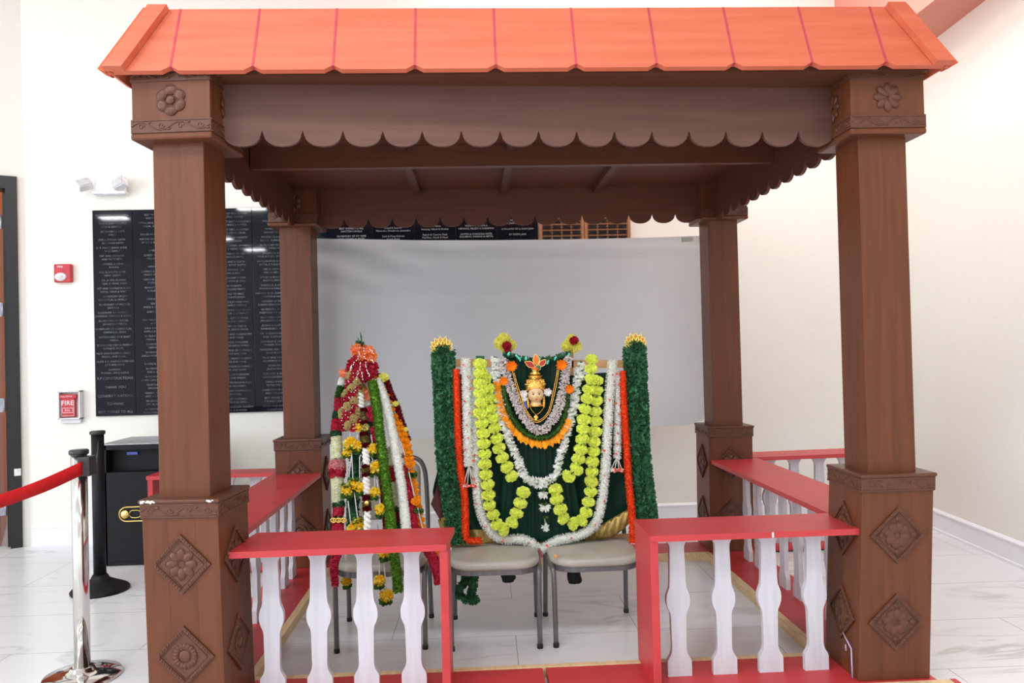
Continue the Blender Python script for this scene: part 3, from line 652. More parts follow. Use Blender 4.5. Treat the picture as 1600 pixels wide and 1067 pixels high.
def railing(poly_top, balusters, ux, endpost=None, zt=ZS, bott=.045, hw=.052):
    mb = MB(); mb.prism(poly_top, lambda u, v, w: V((u, v, zt - .026 + w)), .026); r = mb.build('railing', 'red', PV)
    for c in balusters: baluster(r, c, ux, hw, bott, zt - .026)
    if endpost:
        mb = MB(); x0, x1, y0, y1 = endpost; mb.box(x0, x1, y0, y1, bott, zt - .026, bev=.002); mb.build('end_panel', 'red', r)
    return r
UX, UY = V((1, 0, 0)), V((0, 1, 0))
def bx(px, y, py=960): return at(px, py, y).x
railing([(-1.02, 3.165), (-.138, 3.165), (-.112, 3.47), (-.99, 3.50)], [(bx(p, 3.28), 3.29, 0) for p in (424, 498, 571, 645)], UX, (-.166, -.132, 3.17, 3.46))
rr = railing([(.70, 3.18), (1.60, 3.18), (1.605, 3.49), (.70, 3.50)], [(bx(p, 3.29), 3.30, 0) for p in (1060, 1131, 1203, 1274)], UX, (.702, .736, 3.185, 3.49))
mb = MB(); mb.box(bx(1206, 3.18, 833), bx(1209, 3.18, 833), 3.178, 3.182, ZS - .024, ZS - .002); mb.build('white_mark', 'whitesmear', rr)
railing([(-1.37, 3.43), (-1.05, 3.47), (-1.045, 5.25), (-1.37, 5.25)], [(-1.20, 3.62 + .2 * i, 0) for i in range(8)], UY)
railing([(1.60, 3.49), (1.92, 3.45), (1.925, 5.27), (1.59, 5.27)], [(1.755, 3.62 + .2 * i, 0) for i in range(8)], UY)
railing([(1.885, 5.30), (3.05, 5.36), (3.05, 5.64), (1.885, 5.56)], [(2.06 + .185 * i, 5.42 + .008 * i, 0) for i in range(5)], UX, (3.01, 3.045, 5.38, 5.62))
railing([(-2.225, 5.31), (-1.35, 5.29), (-1.35, 5.50), (-2.225, 5.53)], [(-1.53 - .185 * i, 5.42, 0) for i in range(4)], UX, (-2.22, -2.186, 5.32, 5.52))
bd(-2.22, -1.345, 5.30, 5.53); bd(1.892, 3.05, 5.33, 5.62)

# ------------------------------------------------------------------ chairs
def rounded(w, d, rf, rb, n=6):
    pts = []
    for cx_, cy_, r, a0 in ((w / 2 - rf, -d / 2 + rf, rf, -90), (w / 2 - rb, d / 2 - rb, rb, 0), (-w / 2 + rb, d / 2 - rb, rb, 90), (-w / 2 + rf, -d / 2 + rf, rf, 180)):
        for k in range(n + 1): a = radians(a0 + 90 * k / n); pts.append((cx_ + cos(a) * r, cy_ + sin(a) * r))
    return pts
def pad(mb, w, d, rf, rb, fn, h, bulge, mi=0):
    levels = [(.0, .955), (.12, .99), (.3, 1.0), (.62, .995), (.82, .97), (.95, .91), (1.0, .80)]
    base = rounded(w, d, rf, rb); n = len(base); vs = []
    for t_, s in levels:
        for x, y in base: vs.append(fn(x * s, y * s, h * t_))
    vs.append(fn(0, 0, h + bulge)); fs = [list(range(n))[::-1]]
    for i in range(len(levels) - 1): fs += [(i * n + k, i * n + (k + 1) % n, (i + 1) * n + (k + 1) % n, (i + 1) * n + k) for k in range(n)]
    a = (len(levels) - 1) * n; fs += [(a + k, a + (k + 1) % n, len(vs) - 1) for k in range(n)]
    mb.add(vs, fs, mi, True)
def make_chair(label):
    t = thing('banquet_chair', label, 'chair', (0, 0, 0), 'grey metal chairs under the pavilion')
    W = .225
    mb = MB(); pad(mb, .455, .44, .13, .05, lambda x, y, z: V((x, y - .015, .385 + z)), .045, .012); mb.build('seat', 'vinyl', t)
    mb = MB(); q = rounded(.452, .43, .125, .05); n = len(q)
    vs = [(x, y - .012, z) for z in (.362, .388) for x, y in q]; vs += [(x * .93, y * .93 - .012, z) for z in (.362, .388) for x, y in q]
    mb.add(vs, [(k, (k + 1) % n, n + (k + 1) % n, n + k) for k in range(n)] + [(2 * n + k, 3 * n + k, 3 * n + (k + 1) % n, 2 * n + (k + 1) % n) for k in range(n)] + [(k, 2 * n + k, 2 * n + (k + 1) % n, (k + 1) % n) for k in range(n)])
    mb.build('seat_frame', 'frame_metal', t)
    for s in (-1, 1):
        mb = MB(); mb.tube(spline([(s * W * .955, -.215, .012), (s * W * .965, -.212, .33), (s * W * .99, -.185, .378), (s * W * 1.0, -.10, .384), (s * W, .10, .384)], 6), .0125, 8); lg = mb.build('leg', 'frame_metal', t)
        mb = MB(); mb.tube([(s * W * .955, -.215, 0), (s * W * .955, -.215, .02)], .0145, 8); mb.build('foot_cap', 'rubber', lg)
        mb = MB(); mb.tube(spline([(s * W * .99, .235, .012), (s * W * .97, .195, .36), (s * W * .965, .20, .42)], 5), .0125, 8); lg = mb.build('leg', 'frame_metal', t)
        mb = MB(); mb.tube([(s * W * .99, .235, 0), (s * W * .99, .235, .02)], .0145, 8); mb.build('foot_cap', 'rubber', lg)
    mb = MB(); mb.tube(spline([(-W * .965, .20, .42), (-W * .95, .245, .66), (-W * .88, .265, .82), (-W * .62, .275, .875), (0, .28, .885), (W * .62, .275, .875), (W * .88, .265, .82), (W * .95, .245, .66), (W * .965, .20, .42)], 6), .0125, 8); mb.build('back_frame', 'frame_metal', t)
    mb = MB(); pad(mb, .36, .30, .05, .05, lambda x, y, z: V((x, .232 + (y) * .16 + .02 - z, .70 + y)), .03, .006); mb.build('backrest', 'vinyl', t)
    return t
def copy_tree(o, parent=None):
    c = o.copy(); COL.objects.link(c)
    if parent: c.parent = parent; c.matrix_parent_inverse = o.matrix_parent_inverse
    for ch in list(o.children): copy_tree(ch, c)
    return c
ch1 = make_chair('grey metal chair with beige vinyl seat, hung with the cone of mixed garlands')
ch2 = copy_tree(ch1); ch3 = copy_tree(ch1)
ch2['label'] = 'grey metal chair with beige vinyl seat, the middle one beside the garland cone chair'
ch3['label'] = 'grey metal chair with a torn corner patch, beside the right red end panel'
for o, x, y, a in ((ch1, -.497, 4.05, .5), (ch2, .071, 4.005, -1.5), (ch3, .572, 4.005, .5)):
    o.location = (x, y, 0); o.rotation_euler = (0, 0, radians(a)); ORG[o] = V((x, y, 0))
mb = MB(); p = at(870, 871, 3.79); mb.xf = Matrix.Translation(V((p.x - .572, p.y - 4.005, p.z))); mb.ell((-.006, .012, .002), (.012, .003, .012), 7, 5)
me = mb.mesh('torn_patch', 'pine_dark'); o = bpy.data.objects.new('torn_patch', me); COL.objects.link(o); o.parent = ch3

# ------------------------------------------------------------------ display frame, sari
YF, YS, YG = 4.19, 4.12, 4.065
t = thing('display_frame', 'pale wooden frame carrying the green sari and garlands, standing behind the chair seats', 'frame', (at(843, 700, YF).x, YF, .22))
FR = t
def stick(pa, pb, w, th, name, m='pine_dark', par=None):
    a, b = V(pa), V(pb); d = (b - a).normalized(); n = V((0, 1, 0)); sd = d.cross(n).normalized(); mb = MB()
    vs = [p + sd * i * w / 2 + n * j * th / 2 for p in (a, b) for i in (-1, 1) for j in (-1, 1)]
    mb.add(vs, [(0, 1, 3, 2), (4, 6, 7, 5), (0, 4, 5, 1), (2, 3, 7, 6), (0, 2, 6, 4), (1, 5, 7, 3)]); return mb.build(name, m, par or t)
stick(at(680, 567, YF), at(1005, 569, YF), .043, .018, 'cross_bar')
stick(at(700, 842, YF - .02), at(992, 840, YF - .02), .042, .018, 'cross_bar')
stick(at(690, 545, YF), at(700, 850, YF), .04, .018, 'upright'); stick(at(993, 540, YF), at(1003, 848, YF), .04, .018, 'upright')
for xt, xb_, yb_ in ((794, 793, 890), (890, 896, 892)):
    pst = stick(at(xt, 531, YF), at(xb_, yb_, YF + .0), .036, .018, 'post')
    mb = MB(); a = at(xb_, yb_ - 12, YF); b = at(xb_ + 1, yb_ + 18, YF)
    mb.tube([a, a.lerp(b, .3), a.lerp(b, .7), b, b + V((0, 0, -.004))], [.022, .034, .038, .032, .012], 10)
    for i in range(10): mb.ell(a.lerp(b, random.uniform(.2, .95)) + V((random.uniform(-.03, .03), random.uniform(-.025, .02), 0)), random.uniform(.012, .02), 7, 5)
    mb.build('black_wrap', 'sock', pst)
for px in (749, 752): pass
mb = MB(); mb.add([at(743.5, 556, YF - .03), at(757, 556, YF - .03), at(757, 575, YF - .03), at(743.5, 575, YF - .03), at(743.5, 556, YF - .026), at(757, 556, YF - .026), at(757, 575, YF - .026), at(743.5, 575, YF - .026)],
                  [(3, 2, 1, 0), (4, 5, 6, 7), (0, 1, 5, 4), (2, 3, 7, 6), (0, 4, 7, 3), (1, 2, 6, 5)]); mb.build('green_loop', 'leaf_dark', t)

def lerp_tab(tab, y):
    if y <= tab[0][0]: return tab[0][1]
    for (a, b), (c, d) in zip(tab, tab[1:]):
        if y <= c: return b + (d - b) * (y - a) / (c - a)
    return tab[-1][1]
SA = thing('sari', 'dark green silk sari with gold border draped over the frame behind the deity', 'sari', (at(843, 850, YS).x, YS, .42))
lt = [(586, 703), (700, 692), (735, 684), (758, 678), (770, 676), (795, 683), (815, 692), (850, 697)]
rt = [(586, 988), (700, 994), (795, 1003), (850, 1006)]
def sari_sheet():
    mb = MB(); nx, nz = 90, 44; vs = []
    for j in range(nz + 1):
        v = j / nz
        for i in range(nx + 1):
            u = i / nx
            xm = 697 + (1003 - 697) * u
            yb = 852 if xm < 925 else 852 - (xm - 925) * .62
            ytop = 588 - 6 * abs(sin(u * 9)) if not (.32 < u < .62) else 560
            y = ytop + (yb - ytop) * v
            x = lerp_tab(lt, y) * (1 - u) + lerp_tab(rt, y) * u
            pl = .010 * sin(u * 46 + 3 * sin(v * 3)) * (.4 + .6 * v) + .012 * sin(u * 13 + v * 5) * v + .006 * sin(v * 21 + u * 30) * v
            p = at(x, y, YS + .02 + .03 * (1 - v) - pl); vs.append(p)
    n = nx + 1; f1 = []; f2 = []
    for j in range(nz):
        for i in range(nx): (f2 if j >= nz - 4 else f1).append((j * n + i, (j + 1) * n + i, (j + 1) * n + i + 1, j * n + i + 1))
    mb.add(vs, f1, 0, True); o = len(mb.v) - len(vs)
    for f in f2: mb.f.append([k + o for k in f]); mb.m.append(1); mb.sm.append(True)
    return mb
ss_ = sari_sheet().build('main_drape', ['sari', 'zari'], SA)
mm = ss_.modifiers.new('s', 'SOLIDIFY'); mm.thickness = .003
def front_pleats():
    mb = MB(); nx, nz = 70, 30; vs = []
    for j in range(nz + 1):
        v = j / nz
        for i in range(nx + 1):
            u = i / nx; yt = 553 + 9 * sin(pi * u); y = yt + (846 - yt) * v
            xl = lerp_tab([(553, 788), (600, 790), (700, 790), (846, 775)], y); xr = lerp_tab([(553, 888), (600, 886), (700, 890), (846, 915)], y)
            w = .55 + .45 * v
            pl = .009 * abs(sin(u * 34)) * w + .006 * sin(u * 7 + v * 2)
            vs.append(at(xl + (xr - xl) * u, y, YS - .005 - pl))
    n = nx + 1; mb.add(vs, [(j * n + i, (j + 1) * n + i, (j + 1) * n + i + 1, j * n + i + 1) for j in range(nz) for i in range(nx)], 0, True); return mb
ss_ = front_pleats().build('pleated_front', 'sari', SA); mm = ss_.modifiers.new('s', 'SOLIDIFY'); mm.thickness = .003
mb = MB(); vs = [at(x, y, Y_) for x, y, Y_ in ((690, 752, 4.10), (675, 790, 4.08), (692, 818, 4.09), (700, 790, 4.09), (684, 765, 4.07), (683, 800, 4.06))]
mb.add([at(686, 748, 4.11), at(680, 770, 4.07), at(673, 788, 4.09), at(684, 806, 4.06), at(693, 822, 4.08), at(702, 830, 4.10), at(704, 790, 4.10)], [(0, 1, 6), (1, 2, 3, 6), (3, 4, 5, 6)], 0, False)
ss_ = mb.build('border_fold', 'maroon_cloth', SA); mm = ss_.modifiers.new('s', 'SOLIDIFY'); mm.thickness = .003
mb = MB(); mb.add([at(684, 812, 4.075), at(698, 806, 4.06), at(702, 855, 4.075), at(694, 850, 4.085)], [(0, 3, 2, 1)]); mb.add([at(698, 806, 4.06), at(707, 818, 4.085), at(708, 855, 4.09), at(702, 855, 4.075)], [(0, 3, 2, 1)])
ss_ = mb.build('gold_border_fold', 'zari', SA); mm = ss_.modifiers.new('s', 'SOLIDIFY'); mm.thickness = .003
# gathered gold border corner on the right
mb = MB(); vs = []; nx, nz = 24, 6
for j in range(nz + 1):
    for i in range(nx + 1):
        u, v = i / nx, j / nz
        x = 931 + 56 * u; yt = 824 - 32 * u; yb = 840 + 4 * sin(pi * u) - 27 * u * u
        vs.append(at(x, yt + (yb - yt) * v, YS - .045 - .010 * abs(sin(u * 15 + v * 2.5)) - .012 * sin(pi * v)))
n = nx + 1; mb.add(vs, [(j * n + i, (j + 1) * n + i, (j + 1) * n + i + 1, j * n + i + 1) for j in range(nz) for i in range(nx)], 0, True)
ss_ = mb.build('gold_border', 'zari', SA); mm = ss_.modifiers.new('s', 'SOLIDIFY'); mm.thickness = .003
# tinsel with teal sequins along the top edge
def rvec():
    while 1:
        v = V((random.uniform(-1, 1), random.uniform(-1, 1), random.uniform(-1, 1)))
        if .01 < v.length < 1: return v.normalized()
def petal(mb, base, d, side, L, w, mi=0, tint=1.0, fold=.25, shape=.55):
    nrm = d.cross(side)
    mb.add([base, base + d * L * shape + side * w + nrm * L * fold * .4, base + d * L - nrm * L * fold * .2, base + d * L * shape - side * w + nrm * L * fold * .4, base + d * L * shape], [(0, 1, 4), (1, 2, 4), (2, 3, 4), (3, 0, 4)], mi, False, tint)
def tv(a=.2): return 1 + random.uniform(-a, a)
mb = MB(); tp = spline([at(786, 552, YS - .03), at(800, 556, YS - .035), at(822, 561, YS - .04), at(848, 561, YS - .04), at(870, 557, YS - .035), at(889, 551, YS - .03)], 8)
mb.tube(tp, .004, 5)
for p in resample(tp, .0035):
    for k in range(3): d = rvec(); petal(mb, p, d, rvec().cross(d).normalized(), .02, .005, 0, tv())
tin = mb.build('tinsel_edge', 'leaf_dark', SA)
mb = MB()
for px, py in ((795, 553), (808, 557), (812, 561), (850, 564), (856, 566), (868, 560), (889, 555), (822, 560), (843, 562)):
    p = at(px, py, YS - .06); mb.ell(p, (.008, .003, .014), 8, 6, rot=Matrix.Rotation(random.uniform(-.8, .8), 3, 'Y'))
mb.build('sequin', 'teal', tin)

# ------------------------------------------------------------------ garlands
def frames(pts):
    out = []; prev = None; n = len(pts)
    for i, p in enumerate(pts):
        tg = (pts[min(i + 1, n - 1)] - pts[max(i - 1, 0)]).normalized()
        if prev is None: a = V((0, 1, 0)) if abs(tg.y) < .9 else V((1, 0, 0)); nn = (a - tg * a.dot(tg)).normalized()
        else: nn = (prev - tg * prev.dot(tg)).normalized()
        prev = nn; out.append((p, tg, nn, tg.cross(nn)))
    return out
def fuzz(mb, pts, r, n, L, w, mi=0, core=True, a=.18, lean=.5, coremi=None, leafy=False, rfun=None, pick=None):
    fr = frames(resample(pts, .006)); m = len(fr)
    if core: mb.tube([f[0] for f in fr[::2]] + [fr[-1][0]], [r * .70 * (rfun(i * 2 / m) if rfun else 1) for i in range(len(fr[::2]) + 1)], 8, coremi if coremi is not None else mi, tint=1.0)
    for k in range(n if leafy else int(n * 1.7)):
        i = random.randrange(m); p, tg, nn, bb = fr[i]; an = random.uniform(0, 2 * pi); d = nn * cos(an) + bb * sin(an)
        q = rfun(i / m) if rfun else 1
        dd = (d + tg * random.uniform(-lean, lean) + (rvec() * .5 if leafy else rvec() * .15)).normalized()
        sd = dd.cross(rvec() if leafy else tg).normalized()
        mk = pick(i / m) if pick else mi
        petal(mb, p + d * r * q * (.45 if leafy else .5), dd, sd, L * random.uniform(.8, 1.15), w if leafy else w * 1.2, mk, tv(a), .5 if leafy else .25, .6)
def pomp(n, r, L, w, sq=.85, name='p', mats=('lime',), a=.15, core=.7, mix=None):
    mb = MB(); mb.ell((0, 0, 0), (r * core, r * core, r * core * sq), 10, 7, 0, tint=1.0)
    for k in range(n):
        z = 1 - 2 * (k + .5) / n; ph = k * 2.39996; s = sqrt(1 - z * z); d = V((s * cos(ph), s * sin(ph), z)); d = (d + rvec() * .22).normalized()
        sd = d.cross(rvec()).normalized(); b = d * r * .55; b.z *= sq
        mi = mix(k) if mix else 0
        petal(mb, b, V((d.x, d.y, d.z * sq)).normalized(), sd, L * random.uniform(.85, 1.15), w, mi, tv(a), .4, .7)
    return mb.mesh(name, list(mats))
def G(name, label, pts, group=None):
    ps = [V(p) for p in pts]; z = min(p.z for p in ps); return thing(name, label, 'garland', (sum(p.x for p in ps) / len(ps), sum(p.y for p in ps) / len(ps), z), group)
def px2(tab, Y): return [at(x, y, Y) for x, y in tab]

# leaf columns (doubled strands)
gl = 'green leaf garlands on the frame ends'
for sgn, tab, lab in ((-1, [(693, 549), (693, 575), (695, 640), (697, 700), (704, 760), (709, 800), (712, 848)], 'thick dark green leaf garland hanging down the end of the frame by the garland cone'),
                      (1, [(992, 543), (993, 575), (997, 640), (999, 700), (1005, 760), (1010, 800), (1012, 842)], 'thick dark green leaf garland hanging down the frame end above the right railing')):
    A = px2([(x - 8, y) for x, y in tab], YG + .01); B = px2([(x + 8, y) for x, y in tab], YG + .01)
    g = G('leaf_garland', lab, A, gl); mb = MB()
    rf = lambda f: 1.38 - .38 * min(1, max(0, (f - .10) / .08))
    for S in (A, B): fuzz(mb, spline(S, 8), .029, 2000, .023, .0115, leafy=True, a=.55, rfun=rf)
    fuzz(mb, spline([A[0] + V((0, 0, .0)), (A[0] + B[0]) / 2 + V((0, 0, .012)), B[0]], 6), .034, 260, .022, .011, leafy=True, a=.35)
    mb.build('leaves', 'leaf_dark', g)
# trailing leaf strands under the middle chair
A = [at(727, 862, 4.24), at(728, 890, 4.24), at(727, 908, 4.24), at(716, 922, 4.22), at(722, 933, 4.22), at(735, 938, 4.21), at(748, 936, 4.2)]
g = G('leaf_garland', 'loose end of leaf garland dangling below the middle chair seat', A)
mb = MB(); fuzz(mb, spline(A, 8), .018, 420, .020, .010, leafy=True, a=.35); fuzz(mb, spline([at(741, 862, 4.24), at(741, 890, 4.24), at(740, 910, 4.23), at(736, 932, 4.22), at(742, 942, 4.22)], 8), .02, 380, .02, .01, leafy=True, a=.35); mb.build('leaves', 'leaf_dark', g)

# gold lotus cut-outs
def lotus(c, tilt, lab, full):
    t = thing('lotus_ornament', lab, 'ornament', c, 'gold lotus ornaments')
    mb = MB(); ab = MB()
    R = Matrix.Translation(c) @ Matrix.Rotation(tilt, 4, 'Y'); mb.xf = R; ab.xf = R
    for a, L, w in ((0, .082, .016), (22, .082, .014), (-22, .082, .014), (42, .078, .013), (-42, .078, .013), (60, .07, .012), (-60, .07, .012), (78, .06, .011), (-78, .06, .011)):
        a = radians(a); u = V((sin(a), 0, cos(a))); s = V((cos(a), 0, -sin(a)))
        ol = [u * L * f * .98 + s * w * g for f, g in ((.02, .0), (.3, .75), (.55, 1), (.8, .6), (1, 0), (.8, -.6), (.55, -1), (.3, -.75))]
        mb.tube([p + V((0, -.002, 0)) for p in ol], .0030, 5, closed=True)
        if full or a == 0: ab.prism([(p.x, p.z) for p in [u * L * f * .9 + s * w * g * .85 for f, g in ((.05, 0), (.3, .75), (.55, 1), (.8, .6), (1, 0), (.8, -.6), (.55, -1), (.3, -.75))]], lambda x, z, w_: V((x, w_ - .0005 + abs(x) * .02, z)), .0015)
    mb.build('petal_outlines', 'goldp', t); ab.build('petal_panels', 'amber', t)
lotus(at(691, 549, YG - .005), radians(-7), 'gold openwork lotus on top of the leaf garland near the garland cone', True)
lotus(at(993, 543, YG - .005), radians(2), 'gold openwork lotus on top of the leaf garland at the right end of the frame', True)

# vermilion strands
go = 'orange flower strands beside the leaf garlands'
for tab, lab in (([(713, 577), (714.5, 640), (716.5, 690), (720, 735), (726, 775), (727, 815), (727.5, 836), (734, 845), (752, 845)], 'narrow bright orange flower strand curling onto the middle chair seat'),
                 ([(972, 580), (975, 640), (979, 700), (983, 760), (987, 800), (989, 848)], 'narrow bright orange flower strand hanging straight beside the right leaf garland')):
    pts = spline(px2(tab, YG - .02), 10); g = G('flower_strand', lab, pts, go); mb = MB(); fuzz(mb, pts, .021, 2300, .0125, .0038, a=.32); mb.build('blossoms', 'vermilion', g)

# white and orange strands
def white_strand(mb, pts, r, n, flecks=9):
    fuzz(mb, pts, r, n, r * .75, .0042, a=.1, lean=.35)
    rs = resample(pts, .006)
    for k in range(flecks):
        p = rs[int((k + .6) / flecks * (len(rs) - 1))]; q = p + V((random.uniform(-r, r), -r * .9, 0))
        for j in range(5): d = (V((0, -1, 0)) + rvec() * .9).normalized(); petal(mb, q, d, d.cross(rvec()).normalized(), .013, .004, 1, tv())
gw = 'white tuberose garlands flanking the sari'
L1 = spline(px2([(728, 560), (730, 620), (731, 680), (733, 728)], YG - .03), 10)
L2 = spline(px2([(741, 574), (742, 655), (743, 700), (745, 750), (749, 790), (757, 815), (772, 835), (790, 843), (812, 842), (828, 847), (840, 857)], YG - .01), 10)
R1 = spline(px2([(964.5, 575), (965, 640), (964.5, 716)], YG - .015), 10)
R2 = spline(px2([(957, 563), (952, 620), (948, 690), (945, 740), (938, 795), (926, 824), (900, 838), (872, 844), (845, 859)], YG - .03), 10)
for pts, r, n, lab, tas in ((L1, .024, 1500, 'short white garland with orange flecks and a tassel, beside the left orange strand', (734, 757)), (L2, .024, 2300, 'long white garland with orange flecks sweeping from the left to the middle', None),
                       (R1, .019, 1200, 'short white garland with orange flecks and a tassel, beside the right orange strand', (964, 733)), (R2, .024, 2500, 'long white garland with orange flecks sweeping from the right to the middle', None)):
    g = G('white_garland', lab, pts, gw); mb = MB(); white_strand(mb, pts, r, n); mb.build('blossoms', ['white_fl', 'vermilion'], g)
    if tas:
        mb = MB(); e = pts[-1]
        for dx in (-.03, -.012, .01, .025):
            b = at(tas[0], tas[1], YG - .03) + V((dx, 0, random.uniform(-.004, .004))); mb.tube([e + V((0, 0, .01)), b], .0028, 5, 2)
            for j in range(26): d = (V((0, -.4, -.5)) + rvec()).normalized(); petal(mb, b, d, d.cross(rvec()).normalized(), .018, .0045, 0 if dx < -.02 or j % 3 == 0 else 1, tv())
        mb.build('tassel', ['white_fl', 'vermilion', 'string'], g)

# chartreuse carnation garlands
limes = [pomp(120, .037, .0185, .0098, .66, 'lime_carnation', ('lime', 'lemon'), mix=lambda k: 1 if k % 9 == 0 else 0) for _ in range(3)]
gc = 'yellow-green carnation garlands'
def poms(name, label, tab, meshes, Y, group, part='flower_head', sc=(.92, 1.03), thread='stemgreen', jit=.25):
    pts = px2(tab, Y); g = G(name, label, pts, group)
    mb = MB(); mb.tube(pts, .004, 6); mb.build('thread', thread, g)
    for i, p in enumerate(pts):
        q = (pts[min(i + 1, len(pts) - 1)] - pts[max(i - 1, 0)]).to_track_quat('Z', 'Y') @ Quaternion((0, 0, 1), random.uniform(0, 6))
        o = inst(part, random.choice(meshes), g, p, q.to_euler(), random.uniform(*sc)); o.rotation_euler.x += random.uniform(-jit, jit)
    return g
poms('carnation_garland', 'yellow-green carnation garland, outer left one with a loop curling up at its foot', [(750, 568), (751, 583), (750, 598), (750, 614), (752, 629), (750.5, 645), (753, 661), (755, 677), (756, 693), (757.5, 709), (757.5, 725), (759, 741), (762, 757), (763, 773), (764.5, 789), (770.5, 804), (776, 819), (787, 827), (800, 816), (807, 802), (813, 786), (818, 769)], limes, YG - .045, gc)
poms('carnation_garland', 'yellow-green carnation garland, inner left one ending beside the white flower necklace', [(758, 592), (764, 607), (767, 622), (767, 638), (769.5, 653), (772.5, 669), (776, 685), (779.5, 700), (784.5, 715), (792, 730), (799.5, 744)], limes, YG - .03, gc)
poms('carnation_garland', 'yellow-green carnation garland, inner right one ending beside the white flower necklace', [(924.5, 561), (923.5, 576), (924.5, 592), (920, 608), (918, 623), (914, 639), (912, 655), (911, 670), (910, 686), (907.5, 702), (903.5, 717), (901, 733), (888.5, 744)], limes, YG - .045, gc)
poms('carnation_garland', 'yellow-green carnation garland, outer right one with a loop curling up at its foot', [(932, 594), (932, 610), (932, 626), (931, 643), (931, 658), (930, 674), (928, 690), (927.5, 705), (925.5, 721), (925, 737), (924, 752), (923, 768), (919.5, 784), (916, 800), (909, 813), (895.5, 818), (880.5, 810), (875.5, 796), (870, 780), (868, 764.5)], limes, YG - .03, gc)

# white jasmine necklace with green ties and a drop
jm = MB()
for k in range(26):
    d = (V((cos(k * 2.4), sin(k * 2.4), random.uniform(-.5, .9)))).normalized(); petal(jm, V((0, 0, -.004)), d, d.cross(rvec()).normalized(), .029, .0062, 0, tv(.1), .3)
jm.ell((0, 0, -.002), .011, 8, 6, 0)
for k in range(7): d = V((cos(k * .9), sin(k * .9), -.75)).normalized(); petal(jm, V((0, 0, -.006)), d, d.cross(V((0, 0, 1))).normalized(), .017, .006, 1, tv(.2), .3)
jm = jm.mesh('white_blossom', ['white_fl', 'leaf_mid'])
tab = [(774, 562), (774.5, 576), (775.5, 590), (777.5, 606), (780, 622), (782.5, 638), (786, 654), (789.5, 669), (794.5, 685), (800.5, 698), (806.5, 710), (811, 722), (816, 735), (822, 746), (833, 752.5), (848, 754), (861, 748), (869, 738), (873, 726), (876, 713), (879.5, 700), (883.5, 684), (888, 668), (891.5, 652), (895, 637), (898, 622), (900, 607), (903, 592), (906, 577), (908, 564)]
pts = px2(tab, YG - .02); g = G('jasmine_garland', 'long white flower necklace garland with green ties and a white drop in the middle', pts)
mb = MB(); mb.tube(spline(pts, 4), .007, 6); mb.build('thread', 'stemgreen', g)
sp = resample(spline(pts, 10), .022)
for i, p in enumerate(sp):
    tg = sp[min(i + 1, len(sp) - 1)] - sp[max(i - 1, 0)]; q = tg.to_track_quat('Z', 'Y').to_euler()
    q.x += random.uniform(-.35, .35); q.y += random.uniform(-.35, .35); q.z += random.uniform(0, 6); inst('flower_head', jm, g, p + V((random.uniform(-.006, .006), random.uniform(-.012, 0), 0)), q, random.uniform(.9, 1.25))
mb = MB(); da = pts[15] + V((0, -.005, -.02))
for y, kind in ((764, 1), (777, 0), (787, 1), (797, 0), (808, 1)):
    c = at(849 + (y - 764) * .07, y, YG - .03)
    for k in range(60 if kind == 0 else 26):
        a = random.uniform(0, 6.28); d = V((cos(a), sin(a), random.uniform(-1.5, .3) if kind == 0 else random.uniform(-.3, .3))).normalized(); petal(mb, c + V((0, 0, .02 if kind == 0 else 0)), d, d.cross(rvec()).normalized(), .036 if kind == 0 else .017, .006, 0 if kind == 0 else 1, tv(.12), .2)
for k in range(40): d = (rvec() + V((0, 0, -.2))).normalized(); petal(mb, at(852.5, 824, YG - .03), d, d.cross(rvec()).normalized(), .026, .006, 0, tv(.1), .2)
mb.tube([at(851, 808, YG - .03), at(852.5, 824, YG - .03)], .002, 5, 2); mb.build('drop_tassel', ['white_fl', 'leaf_mid', 'string'], g)

# pinkish bud garland
tab = [(785, 562), (789, 573), (792, 588), (798, 606), (805, 624), (814, 643), (824, 659), (834, 669), (843, 673), (853, 668), (863, 656), (872, 640), (877, 621), (880.5, 604), (883.5, 586), (886, 568), (891, 558)]
pts = spline(px2(tab, YG - .05), 8); g = G('bud_garland', 'garland of small pinkish white buds close around the deity head', pts); mb = MB(); fr = frames(resample(pts, .005)); mb.tube([f[0] for f in fr], .005, 6, 1)
for k in range(2300):
    p, tg, nn, bb = random.choice(fr); a = random.uniform(0, 6.28); d = nn * cos(a) + bb * sin(a); q = p + d * random.uniform(.006, .024)
    mb.ell(q, (.0032, .0032, .0075), 6, 4, 0, rot=(d + rvec() * .6).to_track_quat('Z', 'Y').to_matrix(), tint=tv(.15))
mb.build('buds', ['bud', 'leaf_mid'], g)
# orange petals fringed on a green cord
tab = [(787, 600), (789, 618), (794, 638), (803, 657), (815, 672), (829, 681), (843, 684), (857, 682), (869, 674), (878, 660), (884, 640), (886.5, 620), (887, 600)]
pts = spline(px2(tab, YG - .035), 8); g = G('petal_garland', 'green cord garland fringed with large orange petals below the deity head', pts); fr = frames(resample(pts, .005)); m = len(fr)
mb = MB(); fuzz(mb, pts, .013, 900, .014, .004, a=.3); mb.build('green_cord', 'leaf_mid', g)
cen = at(837, 625, YG - .035)
for i in range(0, m, 1):
    f = i / m
    if f > .76: continue
    p = fr[i][0]; out = (p - cen); out.y = 0; out.normalize()
    if i % 2 == 0:
        mb = MB(); d = (out + V((0, -.35 + random.uniform(-.3, .3), -.35)) + rvec() * .2).normalized(); sd = d.cross(V((0, -1, 0)) + rvec() * .3).normalized()
        petal(mb, p + out * .008, d, sd, random.uniform(.038, .056), .015, 0, tv(.22), .25, .6); mb.build('petal', 'marigold', g)
fl = MB()
for k in range(22): d = V((cos(k * 2.4), sin(k * 2.4), .2 + (k / 22) * .9)).normalized(); petal(fl, V((0, 0, 0)), d, d.cross(V((0, 0, 1))).normalized(), .034, .008, 0, tv(.15), .3)
fl = fl.mesh('orange_blossom', ['tangerine'])
